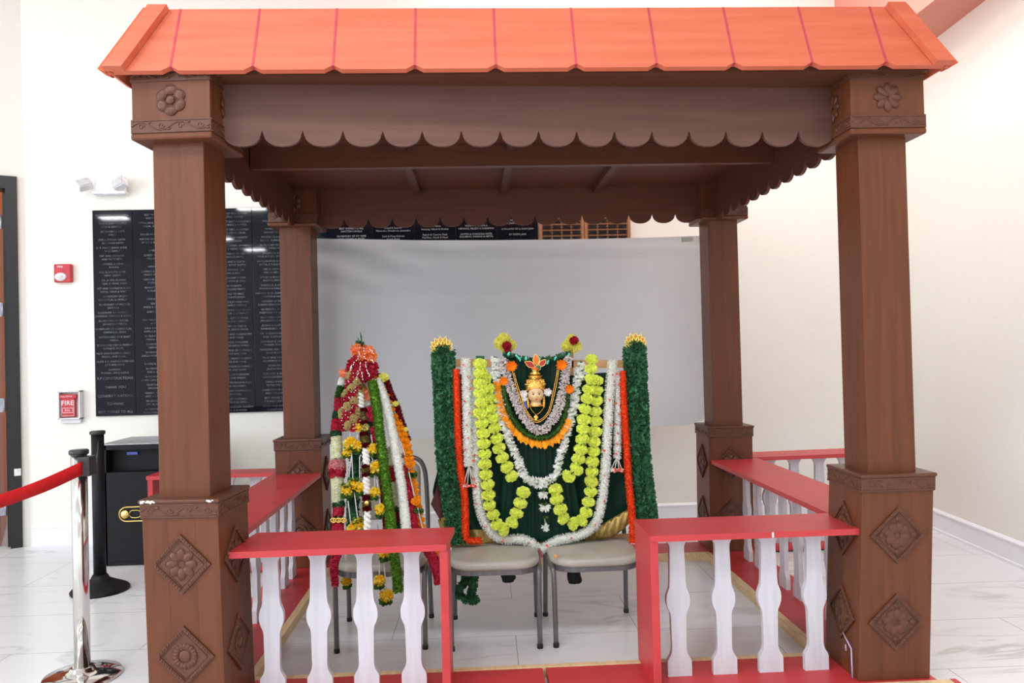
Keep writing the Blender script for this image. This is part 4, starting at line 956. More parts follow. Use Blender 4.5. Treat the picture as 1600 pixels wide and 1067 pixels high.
for px, py, lab in ((799, 572, 'orange blossom pinned at the upper left of the bud garland'), (877, 570, 'orange blossom pinned at the upper right of the bud garland'), (890, 608, 'orange blossom between the bud garland and the white necklace on the right'), (787, 595, 'orange blossom at the left top end of the petal fringe')):
    o = inst('orange_blossom', fl, None, at(px, py, YG - .075), (radians(90), random.uniform(0, 3), random.uniform(-.3, .3)), .85 if py > 590 else 1.05); tag(o, lab, 'flower', 'orange blossoms around the deity')
# chrysanthemum toppers
ym = [pomp(120, .038, .026, .0075, .8, 'yellow_mum', ('lemon', 'lime')) for _ in range(2)]; rm_ = pomp(70, .018, .014, .006, .8, 'red_carnation', ('crimson',))
for px, rx, ry, lab in ((790, 792, 540, 'yellow chrysanthemums with a red bloom topping the left inner post'), (893, 897, 532, 'yellow chrysanthemums with a red bloom topping the right inner post')):
    t = thing('post_topper', lab, 'flowers', at(px, 550, YG), 'flower toppers on the inner posts')
    for dx, dy, s in ((-8, -2, .9), (8, 1, .75), (0, 4, .8), (-3, -9, .8)) if px == 790 else ((-6, 3, .85), (6, 3, .85), (0, -3, .9), (0, -9, .6)):
        inst('yellow_bloom', random.choice(ym), t, at(px + dx, 538 + dy, YF - .05), (random.uniform(-1, 1), random.uniform(-1, 1), 0), s)
    inst('red_bloom', rm_, t, at(rx, ry, YF - .095), (0, 0, 0), 1.15)
    if px == 790: inst('red_bloom', rm_, t, at(793, 548, YF - .095), (0, 0, 0), .8)

# ------------------------------------------------------------------ deity head
YH = YG - .03
hc = at(837, 616.5, YH)             # face centre
t = thing('deity_head', 'painted deity head with a gold crown set in front of the green sari', 'idol', hc - V((0, 0, .06)))
def face():
    mb = MB(); seg, rings = 40, 32; vs = []
    for i in range(rings + 1):
        th = pi * i / rings
        for k in range(seg):
            ph = 2 * pi * k / seg; x = sin(th) * sin(ph); y = -sin(th) * cos(ph); z = cos(th)
            w = .0425 * (1 - .10 * max(0, -z) ** 2); h = .041 if z < 0 else .055; d = .042
            px_, py_, pz_ = x * w, y * d, z * h
            if y < 0:
                g = lambda cx_, cz_, sx_, sz_: math.exp(-((px_ - cx_) / sx_) ** 2 - ((pz_ - cz_) / sz_) ** 2)
                py_ -= .008 * g(0, -.0085, .005, .006) + .004 * g(0, .002, .0038, .010) + .003 * g(0, -.022, .009, .004) + .004 * g(0, -.034, .010, .006)
                py_ += .003 * g(.0155, .005, .008, .005) + .003 * g(-.0155, .005, .008, .005)
                py_ -= .0025 * g(.021, -.010, .010, .010) + .0025 * g(-.021, -.010, .010, .010)
            vs.append((hc.x + px_, hc.y + py_, hc.z + pz_))
    mb.add(vs, [(i * seg + k, (i + 1) * seg + k, (i + 1) * seg + (k + 1) % seg, i * seg + (k + 1) % seg) for i in range(rings) for k in range(seg)], 0, True)
    mb.lathe([(.036, -.060), (.033, -.054), (.028, -.044), (.027, -.03)], hc + V((0, .010, 0)), 24)
    for s in (-1, 1): mb.ell(hc + V((s * .0445, .006, -.002)), (.007, .007, .013), 10, 8)
    return mb
fc = face().build('face', 'skin', t)
def onface(x, z): return hc + V((x, -.0425 * sqrt(max(0, 1 - (x / .0425) ** 2 - (z / (.041 if z < 0 else .055)) ** 2)), z))
for s in (-1, 1):
    mb = MB(); p = onface(s * .0152, .0045) + V((0, .0022, 0)); mb.ell(p, (.0068, .003, .0038), 14, 8); mb.ell(p + V((0, -.0016, .0002)), (.0046, .0024, .0042), 12, 8, 1)
    mb.tube(spline([p + V((-.0075, .0004, 0)), p + V((-.003, -.0018, .0036)), p + V((.003, -.0018, .0036)), p + V((.0075, .0004, 0))], 5), .0008, 5, 1)
    mb.build('eye', ['eyewhite', 'hair'], fc)
    mb = MB(); mb.tube(spline([onface(s * .006, .0125) + V((0, -.0006, 0)), onface(s * .015, .0165) + V((0, -.0006, 0)), onface(s * .0245, .0125) + V((0, -.0006, 0))], 6), .0008, 5); mb.build('eyebrow', 'hair', fc)
mb = MB(); p = onface(0, -.0225) + V((0, -.0022, 0)); mb.ell(p + V((0, 0, .0012)), (.0075, .0024, .0019), 12, 6); mb.ell(p - V((0, 0, .0014)), (.006, .0028, .0023), 12, 6); mb.build('lips', 'lip', fc)
mb = MB()
for a in range(9): q = -1 + a / 4; mb.ell(onface(q * .022, .0265 - q * q * .007) + V((0, -.001, 0)), .0017, 6, 5)
mb.build('forehead_beads', 'pearl', fc)
# hair band and crown
mb = MB(); mb.ell(hc + V((0, .010, .014)), (.0475, .040, .044), 24, 14); mb.ell(hc + V((-.040, .004, .006)), (.010, .014, .020), 10, 8); mb.ell(hc + V((.040, .004, .006)), (.010, .014, .020), 10, 8); mb.build('hair', 'hair', t)
zc = hc.z; cr = MB()
prof = [(.053, .022), (.056, .034), (.0555, .048), (.051, .066), (.043, .080), (.035, .088), (.034, .090), (.041, .093), (.042, .097), (.036, .100), (.030, .103), (.026, .112), (.022, .120), (.018, .127), (.0165, .129), (.0165, .138), (.012, .142)]
seg = 36; vs = []
for r, z in prof:
    for k in range(seg):
        a = 2 * pi * k / seg; dz = 0
        front = max(0, -sin(a))
        if z < .050: dz = .012 * front ** 1.5 - .016 * (1 - front) * (1 if z < .04 else .4)
        vs.append((hc.x + r * cos(a), hc.y + .012 + r * sin(a) * .86, zc + z + dz))
n = len(prof); cr.add(vs, [(i * seg + k, i * seg + (k + 1) % seg, (i + 1) * seg + (k + 1) % seg, (i + 1) * seg + k) for i in range(n - 1) for k in range(seg)] + [list(range((n - 1) * seg, n * seg))], 0, True)
for k in range(17):                              # embossed flowers and bead rows
    a = radians(-175 + k * 170 / 16); 
    for rr_, z in ((.0535, .054), (.045, .075)):
        p = V((hc.x + rr_ * cos(a), hc.y + .012 + rr_ * sin(a) * .86, zc + z)); cr.ell(p, (.0048, .003, .0058 if k % 2 else .004), 8, 6)
for k in range(20):
    a = radians(-180 + k * 180 / 19); cr.ell((hc.x + .0275 * cos(a), hc.y + .012 + .0275 * sin(a) * .86, zc + .110), .0022, 6, 4)
for k in range(25):
    a = radians(-178 + k * 176 / 24); front = max(0, -sin(a)); cr.ell((hc.x + .0555 * cos(a), hc.y + .012 + .0555 * sin(a) * .86, zc + .026 + .012 * front ** 1.5 - .016 * (1 - front)), .0026, 6, 5)
for k in range(7):
    a = radians(-150 + k * 20); cr.ell((hc.x + .0495 * cos(a), hc.y + .009 + .0495 * sin(a) * .86, zc + .066), (.006, .004, .008), 8, 6)
crown = cr.build('crown', 'gold', t)
mb = MB(); mb.lathe([(.015, 0), (.019, .003), (.019, .010), (.013, .013)], (hc.x, hc.y + .012, zc + .129), 16); mb.build('crown_tip', 'petal_or', crown)
for s in (-1, 1):
    mb = MB()
    for q, (dx, dz, r) in enumerate(((.043, -.018, .007), (.0425, -.030, .0095), (.042, -.044, .011), (.041, -.056, .009))):
        mb.ell(hc + V((s * dx, -.006, dz)), (r * .75, r * .7, r), 10, 8); mb.ell(hc + V((s * dx, -.010, dz - .008)), (r * .9, r * .7, .003), 10, 5)
    mb.build('earring', 'gold', t)
mb = MB(); mb.lathe([(.037, -.062), (.040, -.060), (.040, -.055), (.035, -.053)], hc + V((0, .012, 0)), 24); mb.build('neck_collar', 'gold', t)
# enamel petals above the crown
pc = at(839.5, 575, YH + .02)
t2 = thing('petal_ornament', 'paper lotus of one orange and two red petals above the gold crown', 'ornament', pc)
for a, L, w, m in ((-6, .062, .018, 'petal_or'), (-62, .062, .016, 'petal_red'), (48, .052, .015, 'petal_red')):
    a = radians(a); u = V((sin(a), 0, cos(a))); s = V((cos(a), 0, -sin(a))); ol = [pc + u * (.012 + L * f) + s * w * g for f, g in ((0, 0), (.25, .75), (.5, 1), (.75, .7), (1, 0), (.75, -.7), (.5, -1), (.25, -.75))]
    mb = MB(); mb.prism([(p.x, p.z) for p in ol], lambda x, z, w_: V((x, pc.y + w_, z)), .003); mb.tube([p + V((0, .0015, 0)) for p in ol], .0022, 5, 1, True); mb.build('petal', [m, 'goldp'], t2)
mb = MB(); mb.ell(pc + V((.004, -.002, .002)), (.014, .004, .014), 16, 8); mb.tube([pc + V((.004 + .0145 * cos(q * .45), -.001, .002 + .0145 * sin(q * .45))) for q in range(14)], .002, 5, 1, True); mb.build('centre', ['petal_gr', 'goldp'], t2)
# ear flowers, blue petal
ef = MB()
for k in range(14): d = V((cos(k * 2.4), sin(k * 2.4), .3 + k / 14 * .6)).normalized(); petal(ef, V((0, 0, 0)), d, d.cross(V((0, 0, 1))).normalized(), .026, .006, 0, tv(.1), .2)
ef = ef.mesh('ear_flower', ['white_fl'])
for px, py, s, lab in ((818, 615, 1, 'white flower beside the left ear of the deity'), (855.5, 612.5, 1.05, 'white flower beside the right ear of the deity'), (819.5, 623, .7, 'small white flower hanging below the left ear flower')):
    o = inst('ear_flower', ef, None, at(px, py, YH - .01), (radians(90), random.uniform(-.3, .3), 0), s); tag(o, lab, 'flower', 'white flowers at the deity ears')
mb = MB(); p = at(821, 631, YH - .0); mb.ell(p, (.014, .004, .024), 12, 8, rot=Matrix.Rotation(radians(25), 3, 'Y')); mb.ell(p + V((.006, -.003, -.016)), (.012, .004, .012), 10, 6); mb.solo('blue_petal', 'bluefeather', 'small blue petal below the left ear of the deity', 'petal')
# gold necklaces
def chain(mb, pts, r, step):
    for i, p in enumerate(resample(pts, step)): mb.ell(p, (r, r * .8, r * 1.15), 6, 5)
pts = spline(px2([(802, 582), (807, 600), (811.5, 615), (818, 634), (826, 648), (833, 656), (840, 658.5), (849, 654), (858, 642), (864, 620), (869, 596), (872, 577)], YG - .075), 8)
g = thing('gold_necklace', 'long double gold chain necklace hanging from the orange blossoms around the deity head', 'necklace', pts[40], 'gold necklaces'); mb = MB()
for o_ in (-.0045, .0045): chain(mb, [p + (V((p.x - hc.x, 0, p.z - hc.z - .05)).normalized() * o_) for p in pts], .0027, .0052)
mb.build('chain', 'gold', g)
pts = spline(px2([(827.5, 634), (831, 641), (837.5, 647.5), (844, 644), (850, 636.5)], YG - .07), 8)
g = thing('gold_necklace', 'short fine gold necklace with a small pendant right below the deity head', 'necklace', at(837.5, 655, YG - .07), 'gold necklaces')
mb = MB(); chain(mb, pts, .0016, .0032); mb.build('chain', 'gold', g)
mb = MB(); p = at(837.5, 652, YG - .075); mb.ell(p, (.012, .005, .012), 12, 8); mb.ell(p + V((0, -.003, -.012)), (.008, .005, .007), 10, 6); mb.ell(p + V((0, -.002, .013)), .005, 8, 6); mb.build('pendant', 'gold', g)

# ------------------------------------------------------------------ cone of garlands on the first chair
def YB(y): return 4.12 - (min(y, 832) - 540) / 290 * .30 if y < 832 else 3.775
def pc2(tab, dy=0): return [at(x, y, YB(y) + dy) for x, y in tab]
gm = 'garlands bunched into the cone on the chair'
# top posy
t = thing('posy', 'posy of orange and crimson blooms with white bud lines topping the garland cone', 'flowers', at(567, 595, YB(595)))
om = pomp(60, .026, .022, .008, .85, 'orange_bloom', ('peach', 'tangerine'), mix=lambda k: k % 2)
cm = pomp(60, .026, .018, .009, .85, 'crimson_bloom', ('crimson', 'pink'), mix=lambda k: k % 3 == 0)
for px, py in ((560, 553), (568, 547), (577, 549), (557, 545), (566, 558), (573, 556), (580, 558)): inst('orange_bloom', om, t, at(px, py - 0, YB(py) + random.uniform(-.06, 0)), (random.uniform(-1, 1), 0, 0), .95)
for px, py in ((549, 570), (556, 564), (548, 578), (560, 572), (568, 570), (577, 568), (583, 572), (582, 580), (572, 582), (564, 588), (556, 583), (575, 590), (566, 578)): inst('crimson_bloom', cm, t, at(px, py, YB(py) + random.uniform(-.08, -.01)), (random.uniform(-1, 1), random.uniform(-1, 1), 0), 1)
mb = MB()
for a, b in (((561, 549), (560, 560)), ((568, 545), (570, 560)), ((578, 545), (583, 552)), ((556, 563), (548, 574)), ((563, 566), (563, 578)), ((571, 566), (573, 577)), ((580, 562), (583, 566)), ((560, 580), (558, 592)), ((566, 582), (567, 592)), ((574, 580), (577, 588)), ((550, 573), (547, 579))):
    p, q = at(*a, YB(a[1]) - .10), at(*b, YB(b[1]) - .10)
    for k in range(5): mb.ell(p.lerp(q, k / 4) + rvec() * .003, (.0024, .0024, .0042), 6, 5, tint=tv(.1))
mb.build('white_buds', 'white_fl', t)
mb = MB()
for x0, y0 in ((563, 519), (559, 527), (565, 524), (564, 522)): mb.tube([at(x0, y0, 4.12), at(565, 545, 4.12)], .0022, 5)
mb.tube([at(565, 545, 4.12), at(572, 860, 4.10)], .009, 8)
for k in range(80): d = (rvec() + V((0, 0, .6))).normalized(); petal(mb, at(562, 540, 4.1) + rvec() * .012, d, d.cross(rvec()).normalized(), .025, .007, 0, tv(.3))
mb.build('stems', 'stemgreen', t)
# rosette garland
ros = MB()
for k in range(3):
    R_ = .018 - k * .005
    for j in range(9): a = j * .698 + k * .3; d = V((cos(a), sin(a), .35 + .45 * k)).normalized(); petal(ros, d * R_ * .2, d, d.cross(V((0, 0, 1))).normalized(), R_, .006, 0, tv(.15), .3, .7)
ros.ell((0, 0, .012), .0035, 6, 5, 1)
ros_m = ros.mesh('maroon_rosette', ['crimson', 'pearl'])
ros = MB()
for k in range(3): ros.tube([V(((.017 - k * .005) * cos(q * .5), (.017 - k * .005) * sin(q * .5), .004 + k * .004)) for q in range(13)], .0034, 6, 0, True)
for j in range(8): a = j * .785; d = V((cos(a), sin(a), -.1)); petal(ros, d * .010, d, d.cross(V((0, 0, 1))).normalized(), .014, .006, 1, tv(.2), .2)
ros_g = ros.mesh('olive_rosette', ['olive', 'leaf_mid'])
pts = pc2([(555, 585), (548, 620), (546, 650), (549, 672)]); g = G('rosette_garland', 'garland of maroon and olive rosettes down the left front of the cone', pts, gm)
mb = MB(); fuzz(mb, spline(pts, 8), .033, 700, .02, .006, a=.3); mb.build('leaf_bed', 'leaf_mid', g)
k = 0
for row in range(18):
    f = row / 17; y = 584 + 84 * f; xc = 556 - 10 * min(1, f * 1.5) + (2 if f > .8 else 0); hw_ = 7 + 5 * min(1, f * 1.4)
    for c in range(4):
        x = xc + (c / 3 - .5) * 2 * hw_ + random.uniform(-1.5, 1.5); k += 1
        mr_ = (c + row // 2) % 3 != 0
        inst('maroon_rosette' if mr_ else 'olive_rosette', ros_m if mr_ else ros_g, g, at(x, y + random.uniform(-2, 2), YB(y) - .055 - .014 * sin(pi * c / 3)), (radians(90) + random.uniform(-.35, .35), random.uniform(0, 6), random.uniform(-.35, .35)), random.uniform(.95, 1.15))
# thick pink and white garland
def bandgar(name, lab, segs, group, dense=1.0):
    allp = [q for s in segs for q in s[0]]; g = G(name, lab, allp, group)
    for P_, r0, r1, m, nm, L, w in segs:
        mb = MB(); pts = spline(P_, 8); ln = sum((b - a).length for a, b in zip(pts, pts[1:]))
        fuzz(mb, pts, max(r0, r1), int(dense * ln * max(r0, r1) * 6.28 * 48000 * .55), L, w, a=.15, lean=.8, rfun=lambda f: (r0 + (r1 - r0) * f) / max(r0, r1)); mb.build(nm, m, g)
    return g
W = lambda *q: pc2(q)
g = bandgar('thick_garland', 'thick white garland with pink bands hanging down the left edge of the cone', [
    (W((536, 592), (533, 603)), .02, .022, 'white_fl', 'white_band', .014, .005), (W((533, 606), (530, 622)), .022, .025, 'leaf_mid', 'green_band', .016, .006),
    (W((530, 624), (529, 642)), .027, .03, 'pink', 'pink_band', .014, .005), (W((528, 645), (527, 655)), .028, .03, 'leaf_dark', 'green_band', .016, .006), (W((526, 657), (525, 674)), .031, .033, 'pink', 'pink_band', .014, .005),
    (W((525, 676), (525, 681)), .034, .034, 'leaf_dark', 'green_band', .016, .006), (W((526, 684), (527, 718)), .034, .042, 'ivory', 'white_band', .013, .0045),
    (W((527, 722), (527, 734)), .056, .058, 'palepink', 'pink_band', .018, .0075), (W((527, 735), (527, 746)), .058, .046, 'pink', 'pink_band', .018, .0075), (W((527, 748), (529, 786)), .043, .030, 'ivory', 'white_band', .013, .0045),
    (W((529, 787), (529, 792)), .036, .036, 'leaf_dark', 'green_band', .018, .006), (W((529, 794), (528, 806)), .036, .036, 'pink', 'pink_band', .014, .005), (W((528, 808), (528, 818)), .03, .03, 'leaf_mid', 'green_band', .014, .005), (W((528, 820), (528, 834)), .034, .034, 'pink', 'pink_band', .014, .005),
    (W((526, 842), (523, 862)), .026, .026, 'pink', 'pink_band', .014, .005), (W((527, 866), (522, 884), (524, 915)), .022, .017, 'pink', 'pink_tail', .013, .005)], gm)
mb = MB()
for px in (521, 529, 537): mb.tube([at(px + 4 * cos(q * .5), 813 + 3.4 * sin(q * .5), YB(813) - .045) for q in range(13)], .0045, 6, 0, True); mb.ell(at(px, 813, YB(813) - .042), (.008, .004, .007), 8, 6)
mb.build('gold_buttons', 'brass', g)
# matching one further behind on the right
g = bandgar('thick_garland', 'thick white garland with a pink band behind the white strand, right of the cone', [
    (pc2([(611, 700), (613, 728)], .05), .028, .03, 'ivory', 'white_band', .013, .0045), (pc2([(613, 731), (615, 752)], .05), .036, .036, 'pink', 'pink_band', .016, .006), (pc2([(615, 755), (618, 792)], .05), .032, .026, 'ivory', 'white_band', .013, .0045),
    (pc2([(618, 795), (619, 800)], .05), .028, .028, 'leaf_dark', 'green_band', .016, .006), (pc2([(619, 802), (622, 818)], .05), .028, .028, 'crimson', 'crimson_band', .014, .005), (pc2([(622, 820), (626, 834)], .05), .026, .026, 'leaf_dark', 'green_band', .014, .005)], gm)
# twisted white rope garland with maroon bands
def rope(mb, a, b, r, mi=0):
    for k in range(2):
        mb.tube([a.lerp(b, q / 24) + V((cos(q * .55 + k * pi) * r * .75, sin(q * .55 + k * pi) * r * .75, 0)) for q in range(25)], [r * .60 * (1 if 1 < q < 23 else .6) for q in range(25)], 8, mi)
g = G('rope_garland', 'white twisted rope garland with maroon bands down the middle of the cone', pc2([(565, 610), (573, 830)]), gm)
for a, b in (((563, 613), (564, 638)), ((571, 700), (573, 727)), ((572, 745), (573, 772)), ((574, 799), (574, 834))):
    mb = MB(); rope(mb, at(*a, YB(a[1]) - .055), at(*b, YB(b[1]) - .055), .0145); mb.build('white_rope', 'white_fl', g)
for a, b, m in (((562, 602), (568, 610), 'olive'), ((567, 640), (568, 645), 'maroon'), ((566, 660), (572, 664), 'maroon'), ((568, 677), (569, 681), 'maroon'), ((569, 683), (571, 693), 'olive'), ((571, 695), (571, 699), 'maroon'), ((572, 728), (572, 731), 'maroon'), ((572, 733), (572, 740), 'olive'), ((572, 741), (573, 744), 'maroon'), ((573, 775), (573, 782), 'maroon'), ((573, 785), (573, 791), 'olive'), ((573, 793), (574, 798), 'maroon'), ((565, 646), (569, 658), 'olive')):
    mb = MB(); fuzz(mb, spline(pc2([a, b], -.05), 4), .021, 150, .013, .006, a=.2); mb.build('band', m, g)
yb = pomp(70, .026, .018, .008, .85, 'yellow_bloom', ('yellow', 'lemon'), mix=lambda k: k % 4 == 0)
pb = pomp(70, .024, .016, .008, .85, 'pink_bloom', ('pink',)); pe = pomp(50, .024, .018, .008, .8, 'peach_bloom', ('peach',)); ob = pomp(60, .022, .012, .007, .8, 'olive_bud', ('olive', 'lemon'), mix=lambda k: k % 2)
inst('yellow_bloom', yb, g, at(560, 668, YB(668) - .06), None, .8); inst('olive_bud', ob, g, at(570, 668, YB(668) - .06), None, 1)
mb = MB(); mb.ell(at(573, 786, YB(786) - .075), (.012, .006, .013), 10, 8); mb.build('gold_brooch', 'brass', g)
# pink/peach mixed blooms
t = thing('mixed_blooms', 'mixed peach, white and pink blooms tucked behind the rope garland', 'flowers', at(575, 690, YB(690)))
for px, py, me_, s in ((571, 612, pe, 1), (575, 620, pe, .9), (579, 643, pb, 1.1), (579, 651, pb, 1.1), (584, 672, pb, .8), (584, 684, pb, .8), (537, 583, pe, .9)): inst('bloom', me_, t, at(px, py, YB(py) - .03), (random.uniform(-1, 1), 0, 0), s)
mb = MB(); fuzz(mb, spline(pc2([(576, 625), (574, 636), (569, 590)]), 4), .028, 200, .02, .008); mb.build('white_petals', 'white_fl', t)
mb = MB(); fuzz(mb, spline(pc2([(575, 640), (575, 690), (578, 720)], .03), 8), .04, 500, .028, .010, leafy=True); mb.build('leaves', 'leaf_dark', t)
# yellow tassels with green collars and bead strings
tas = MB()
for k in range(46): a = k * 2.4; d = V((cos(a), sin(a), -.25 - random.uniform(-.35, .5))).normalized(); petal(tas, V((0, 0, -.022)), d, d.cross(rvec()).normalized(), .030, .0095, 0, tv(.3), .4, .7)
tas_g = tas.mesh('green_collar', ['leaf_mid'])
gt = 'yellow tassels with green collars and bead strings'
tlist = [(547, 692, 1.15, (547, 668), 'near the top left of the cone, below the rosette garland'), (543, 706, .85, (545, 690), 'small one beside the white thick garland'), (559, 697, .95, (558, 668), 'below the rope garland top, left of the rope'), (583, 701, 1.05, (580, 680), 'right of the rope beside the green strand'),
    (587, 730, 1.15, (577, 705), 'right of the rope, second one down'), (586, 769, .95, (585, 742), 'right of the rope, third one down'), (595, 796, 1.05, (589, 750), 'right of the rope, lowest one above the railing'), (552, 757, 1.0, (549, 700), 'left of the rope, upper of the low pair cluster'), (543, 765, 1.1, (549, 712), 'left of the rope, next to the thick white garland'), (562, 762, 1.0, (562, 715), 'left of the rope and touching it'), (560, 819, 1.2, (553, 765), 'just above the railing, left of the rope'), (549, 826, .8, (544, 784), 'small one just above the railing beside the thick garland'),
    (600, 862, 1.15, (590, 820), 'just below the railing beside the green strand end'), (593, 907, 1.0, (593, 875), 'dangling low under the chair seat, upper of two'), (604, 930, 1.15, (600, 878), 'dangling lowest of all under the chair seat'), (541, 908, .9, (540, 850), 'dangling behind the front chair leg')]
for i, (px, py, s, top, lab) in enumerate(tlist):
    dy = -.05 if py < 832 else 0
    if i == 15: dy = .12
    c = at(px, py, YB(py) + dy); tp_ = at(*top, YB(top[1]) + dy)
    t = thing('flower_tassel', 'yellow and green flower tassel, ' + lab, 'tassel', c + V((0, 0, -.05)), gt)
    inst('yellow_bloom', yb, t, c, (random.uniform(-.5, .5), random.uniform(-.5, .5), 0), s); inst('green_collar', tas_g, t, c, (random.uniform(-.2, .2), 0, random.uniform(0, 3)), s * 1.05)
    mb = MB(); chain(mb, [tp_, c], .0036, .0075); mb.build('bead_string', 'pearl', t)
    if i in (7, 8, 10): inst('green_collar', tas_g, t, c + V((0, .01, .05)), (0, 0, 1), s * 1.1)
# straight strands
def strand(name, lab, tab, r, mats, n, L, w, dy=-.05, leafy=False, a=.18):
    pts = spline(pc2(tab, dy), 8); g = G(name, lab, pts, gm); mb = MB(); fuzz(mb, pts, r, n, L, w, a=a, leafy=leafy, lean=.5); mb.build('blossoms', mats, g)
strand('green_strand', 'bright green leaf strand running down the right front of the cone and past the seat', [(582, 596), (586, 620), (590, 645), (595, 690), (599, 720), (604, 760), (609, 800), (612, 835), (616, 870), (621, 905), (622, 925)], .027, 'grass_green', 2600, .016, .005, a=.3, dy=-.06)
strand('white_strand', 'white flower strand beside the bright green strand on the cone', [(588, 594), (597, 613), (605, 640), (613, 675), (619, 710), (626, 750), (631, 790), (635, 833)], .026, 'white_fl', 2200, .014, .0045, a=.1, dy=-.04)
strand('maroon_strand', 'thin maroon flower strand on the outer right edge of the cone', [(584, 586), (594, 589), (603, 594), (609, 610), (617, 628), (622, 640), (626, 655), (632, 672), (638, 690)], .017, 'maroon', 900, .012, .005, dy=.0)
strand('pink_strand', 'deep pink flower strand at the lower right of the cone, hanging past the seat', [(628, 730), (635, 765), (642, 800), (648, 834), (655, 845), (664, 852), (676, 872), (684, 895), (687, 912)], .03, 'pink', 2200, .015, .005, dy=.0)
t = thing('lemon_blooms', 'two pale yellow blooms on the maroon strand at the outer right of the cone', 'flowers', at(610, 600, 4.05)); lm = pomp(60, .02, .014, .007, .8, 'lemon_bloom', ('lemon', 'lime'), mix=lambda k: k % 3 == 0)
for px, py, s in ((599, 590, 1.2), (618, 631, .7), (634, 671, .6)): inst('lemon_bloom', lm, t, at(px, py, YB(py) - .02), None, s)
mg = [pomp(80, .030, .016, .0095, .72, 'marigold_bloom', ('marigold', 'yellow'), mix=lambda k: k % 4 == 0) for _ in range(2)]
tab = [(579, 563), (584, 571), (583, 580), (588, 590), (594, 599), (600, 608), (605, 618), (609, 629), (613, 639), (618, 650), (622, 661), (627, 670), (630, 679), (633, 688), (635, 697), (637, 707), (639, 717), (641, 725)]
pts = [at(x, y, YB(y) - .01) for x, y in tab]; g = G('marigold_garland', 'orange marigold garland with a green collar along the right side of the cone', pts, gm)
for i, p in enumerate(pts): inst('flower_head', random.choice(mg), g, p, (random.uniform(-.3, .3), random.uniform(-.3, .3), 0), (.55 + .45 * min(1, i / 11)) * (.62 if i < 10 else .85))
inst('green_collar', tas_g, g, at(641, 731, YB(731)), None, 1.3)
for x, y in ((643, 738), (644, 747), (647, 757), (648, 767), (650, 778), (653, 792), (655, 801), (657, 812), (658, 822), (660, 832)): inst('flower_head', random.choice(mg), g, at(x, y, YB(y) + .02), None, .72)
inst('flower_head', random.choice(mg), g, at(650, 783, YB(783) - .03), None, .8); inst('green_collar', tas_g, g, at(653, 790, YB(790) - .02), None, 1.0)
for x, y in ((676, 850), (682, 862), (686, 880)): inst('flower_head', random.choice(mg), g, at(x, y, YB(y) + .05), None, .7)
mb = MB(); chain(mb, [at(626, 690, YB(690) - .03), at(633, 712, YB(712) - .03)], .0033, .007); chain(mb, [at(639, 738, YB(738) - .03), at(648, 776, YB(776) - .03)], .0033, .007); chain(mb, [at(653, 794, YB(794) - .03), at(660, 826, YB(826) - .03)], .0033, .007); mb.build('bead_string', 'pearl', g)
mb = MB(); mb.tube(pts, .003, 5); mb.build('thread', 'stemgreen', g)
# crimson filler strand seen between the green and white ones, dark leaves behind
strand('crimson_strand', 'dark crimson strand glimpsed behind the bright green strand', [(592, 700), (600, 760), (606, 833)], .022, 'crimson', 900, .014, .006, dy=.04)
strand('leaf_strand', 'dark leaf strand glimpsed behind the tassels of the cone', [(556, 690), (554, 740), (552, 790), (552, 833)], .026, 'leaf_dark', 700, .024, .009, dy=.06, leafy=True)

# ------------------------------------------------------------------ stanchions, belt, box
def stanchion(name, label, x, y, h, mpost, prof_base, rp):
    t = thing(name, label, 'stanchion', (x, y, 0))
    mb = MB(); mb.lathe(prof_base, (x, y, 0), 48); mb.build('base', mpost, t)
    mb = MB(); mb.tube([(x, y, .03), (x, y, h - .02)], rp, 24); mb.build('post', mpost, t)
    mb = MB(); mb.lathe([(rp, h - .025), (rp * 1.22, h - .02), (rp * 1.25, h - .006), (rp * 1.1, h), (.001, h)], (x, y, 0), 24); mb.build('cap', 'blackplastic', t)
    return t
bx_, by_ = -2.405, 5.034
sb = stanchion('crowd_stanchion', 'black crowd-control post in front of the black box', bx_, by_, 1.01, 'blackmetal', [(.001, 0), (.17, 0), (.172, .012), (.165, .022), (.13, .04), (.085, .062), (.055, .078), (.05, .09), (.042, .105), (.001, .105)], .037)
cx0, cy0 = -1.84, 3.672
sc_ = stanchion('crowd_stanchion', 'polished steel crowd-control post with red belt', cx0, cy0, 1.045, 'chrome', [(.001, 0), (.165, 0), (.168, .008), (.163, .016), (.10, .030), (.058, .038), (.052, .05), (.04, .052), (.001, .052)], .034)
mb = MB(); mb.box(cx0 + .010, cx0 + .066, cy0 - .04, cy0 + .03, .925, 1.015, bev=.006); mb.build('belt_head', 'blackplastic', sc_)
def ribbon(pts, ups, w):
    mb = MB(); vs = []
    for p, u in zip(pts, ups):
        for s in (-1, 1): vs.append(V(p) + V(u).normalized() * s * w / 2)
    n = len(pts); mb.add(vs, [(2 * i, 2 * i + 2, 2 * i + 3, 2 * i + 1) for i in range(n - 1)], 0, True); return mb
p0 = V((cx0 + .035, cy0 - .042, .965)); p1 = at(0, 783, 3.30); p2 = at(-160, 835, 2.95)
pts = spline([p0, p0.lerp(p1, .5) + V((0, 0, -.008)), p1, p2], 12)
n = len(pts); ups = [V((0, -.35 * sin(2.6 * i / n), 1 - .25 * sin(pi * i / n))) for i in range(n)]
o = ribbon(pts, ups, .062).build('red_belt', 'belt', sc_); mm = o.modifiers.new('s', 'SOLIDIFY'); mm.thickness = .0015
pa = V((bx_ + .02, by_ - .035, .935)); pb_ = V((cx0 + .06, cy0 + .03, .965))
pts = spline([pa, pa.lerp(pb_, .5) + V((0, 0, -.02)), pb_], 10)
o = ribbon(pts, [V((0, 0, 1))] * len(pts), .05).build('black_belt', 'blackplastic', sb); mm = o.modifiers.new('s', 'SOLIDIFY'); mm.thickness = .0015
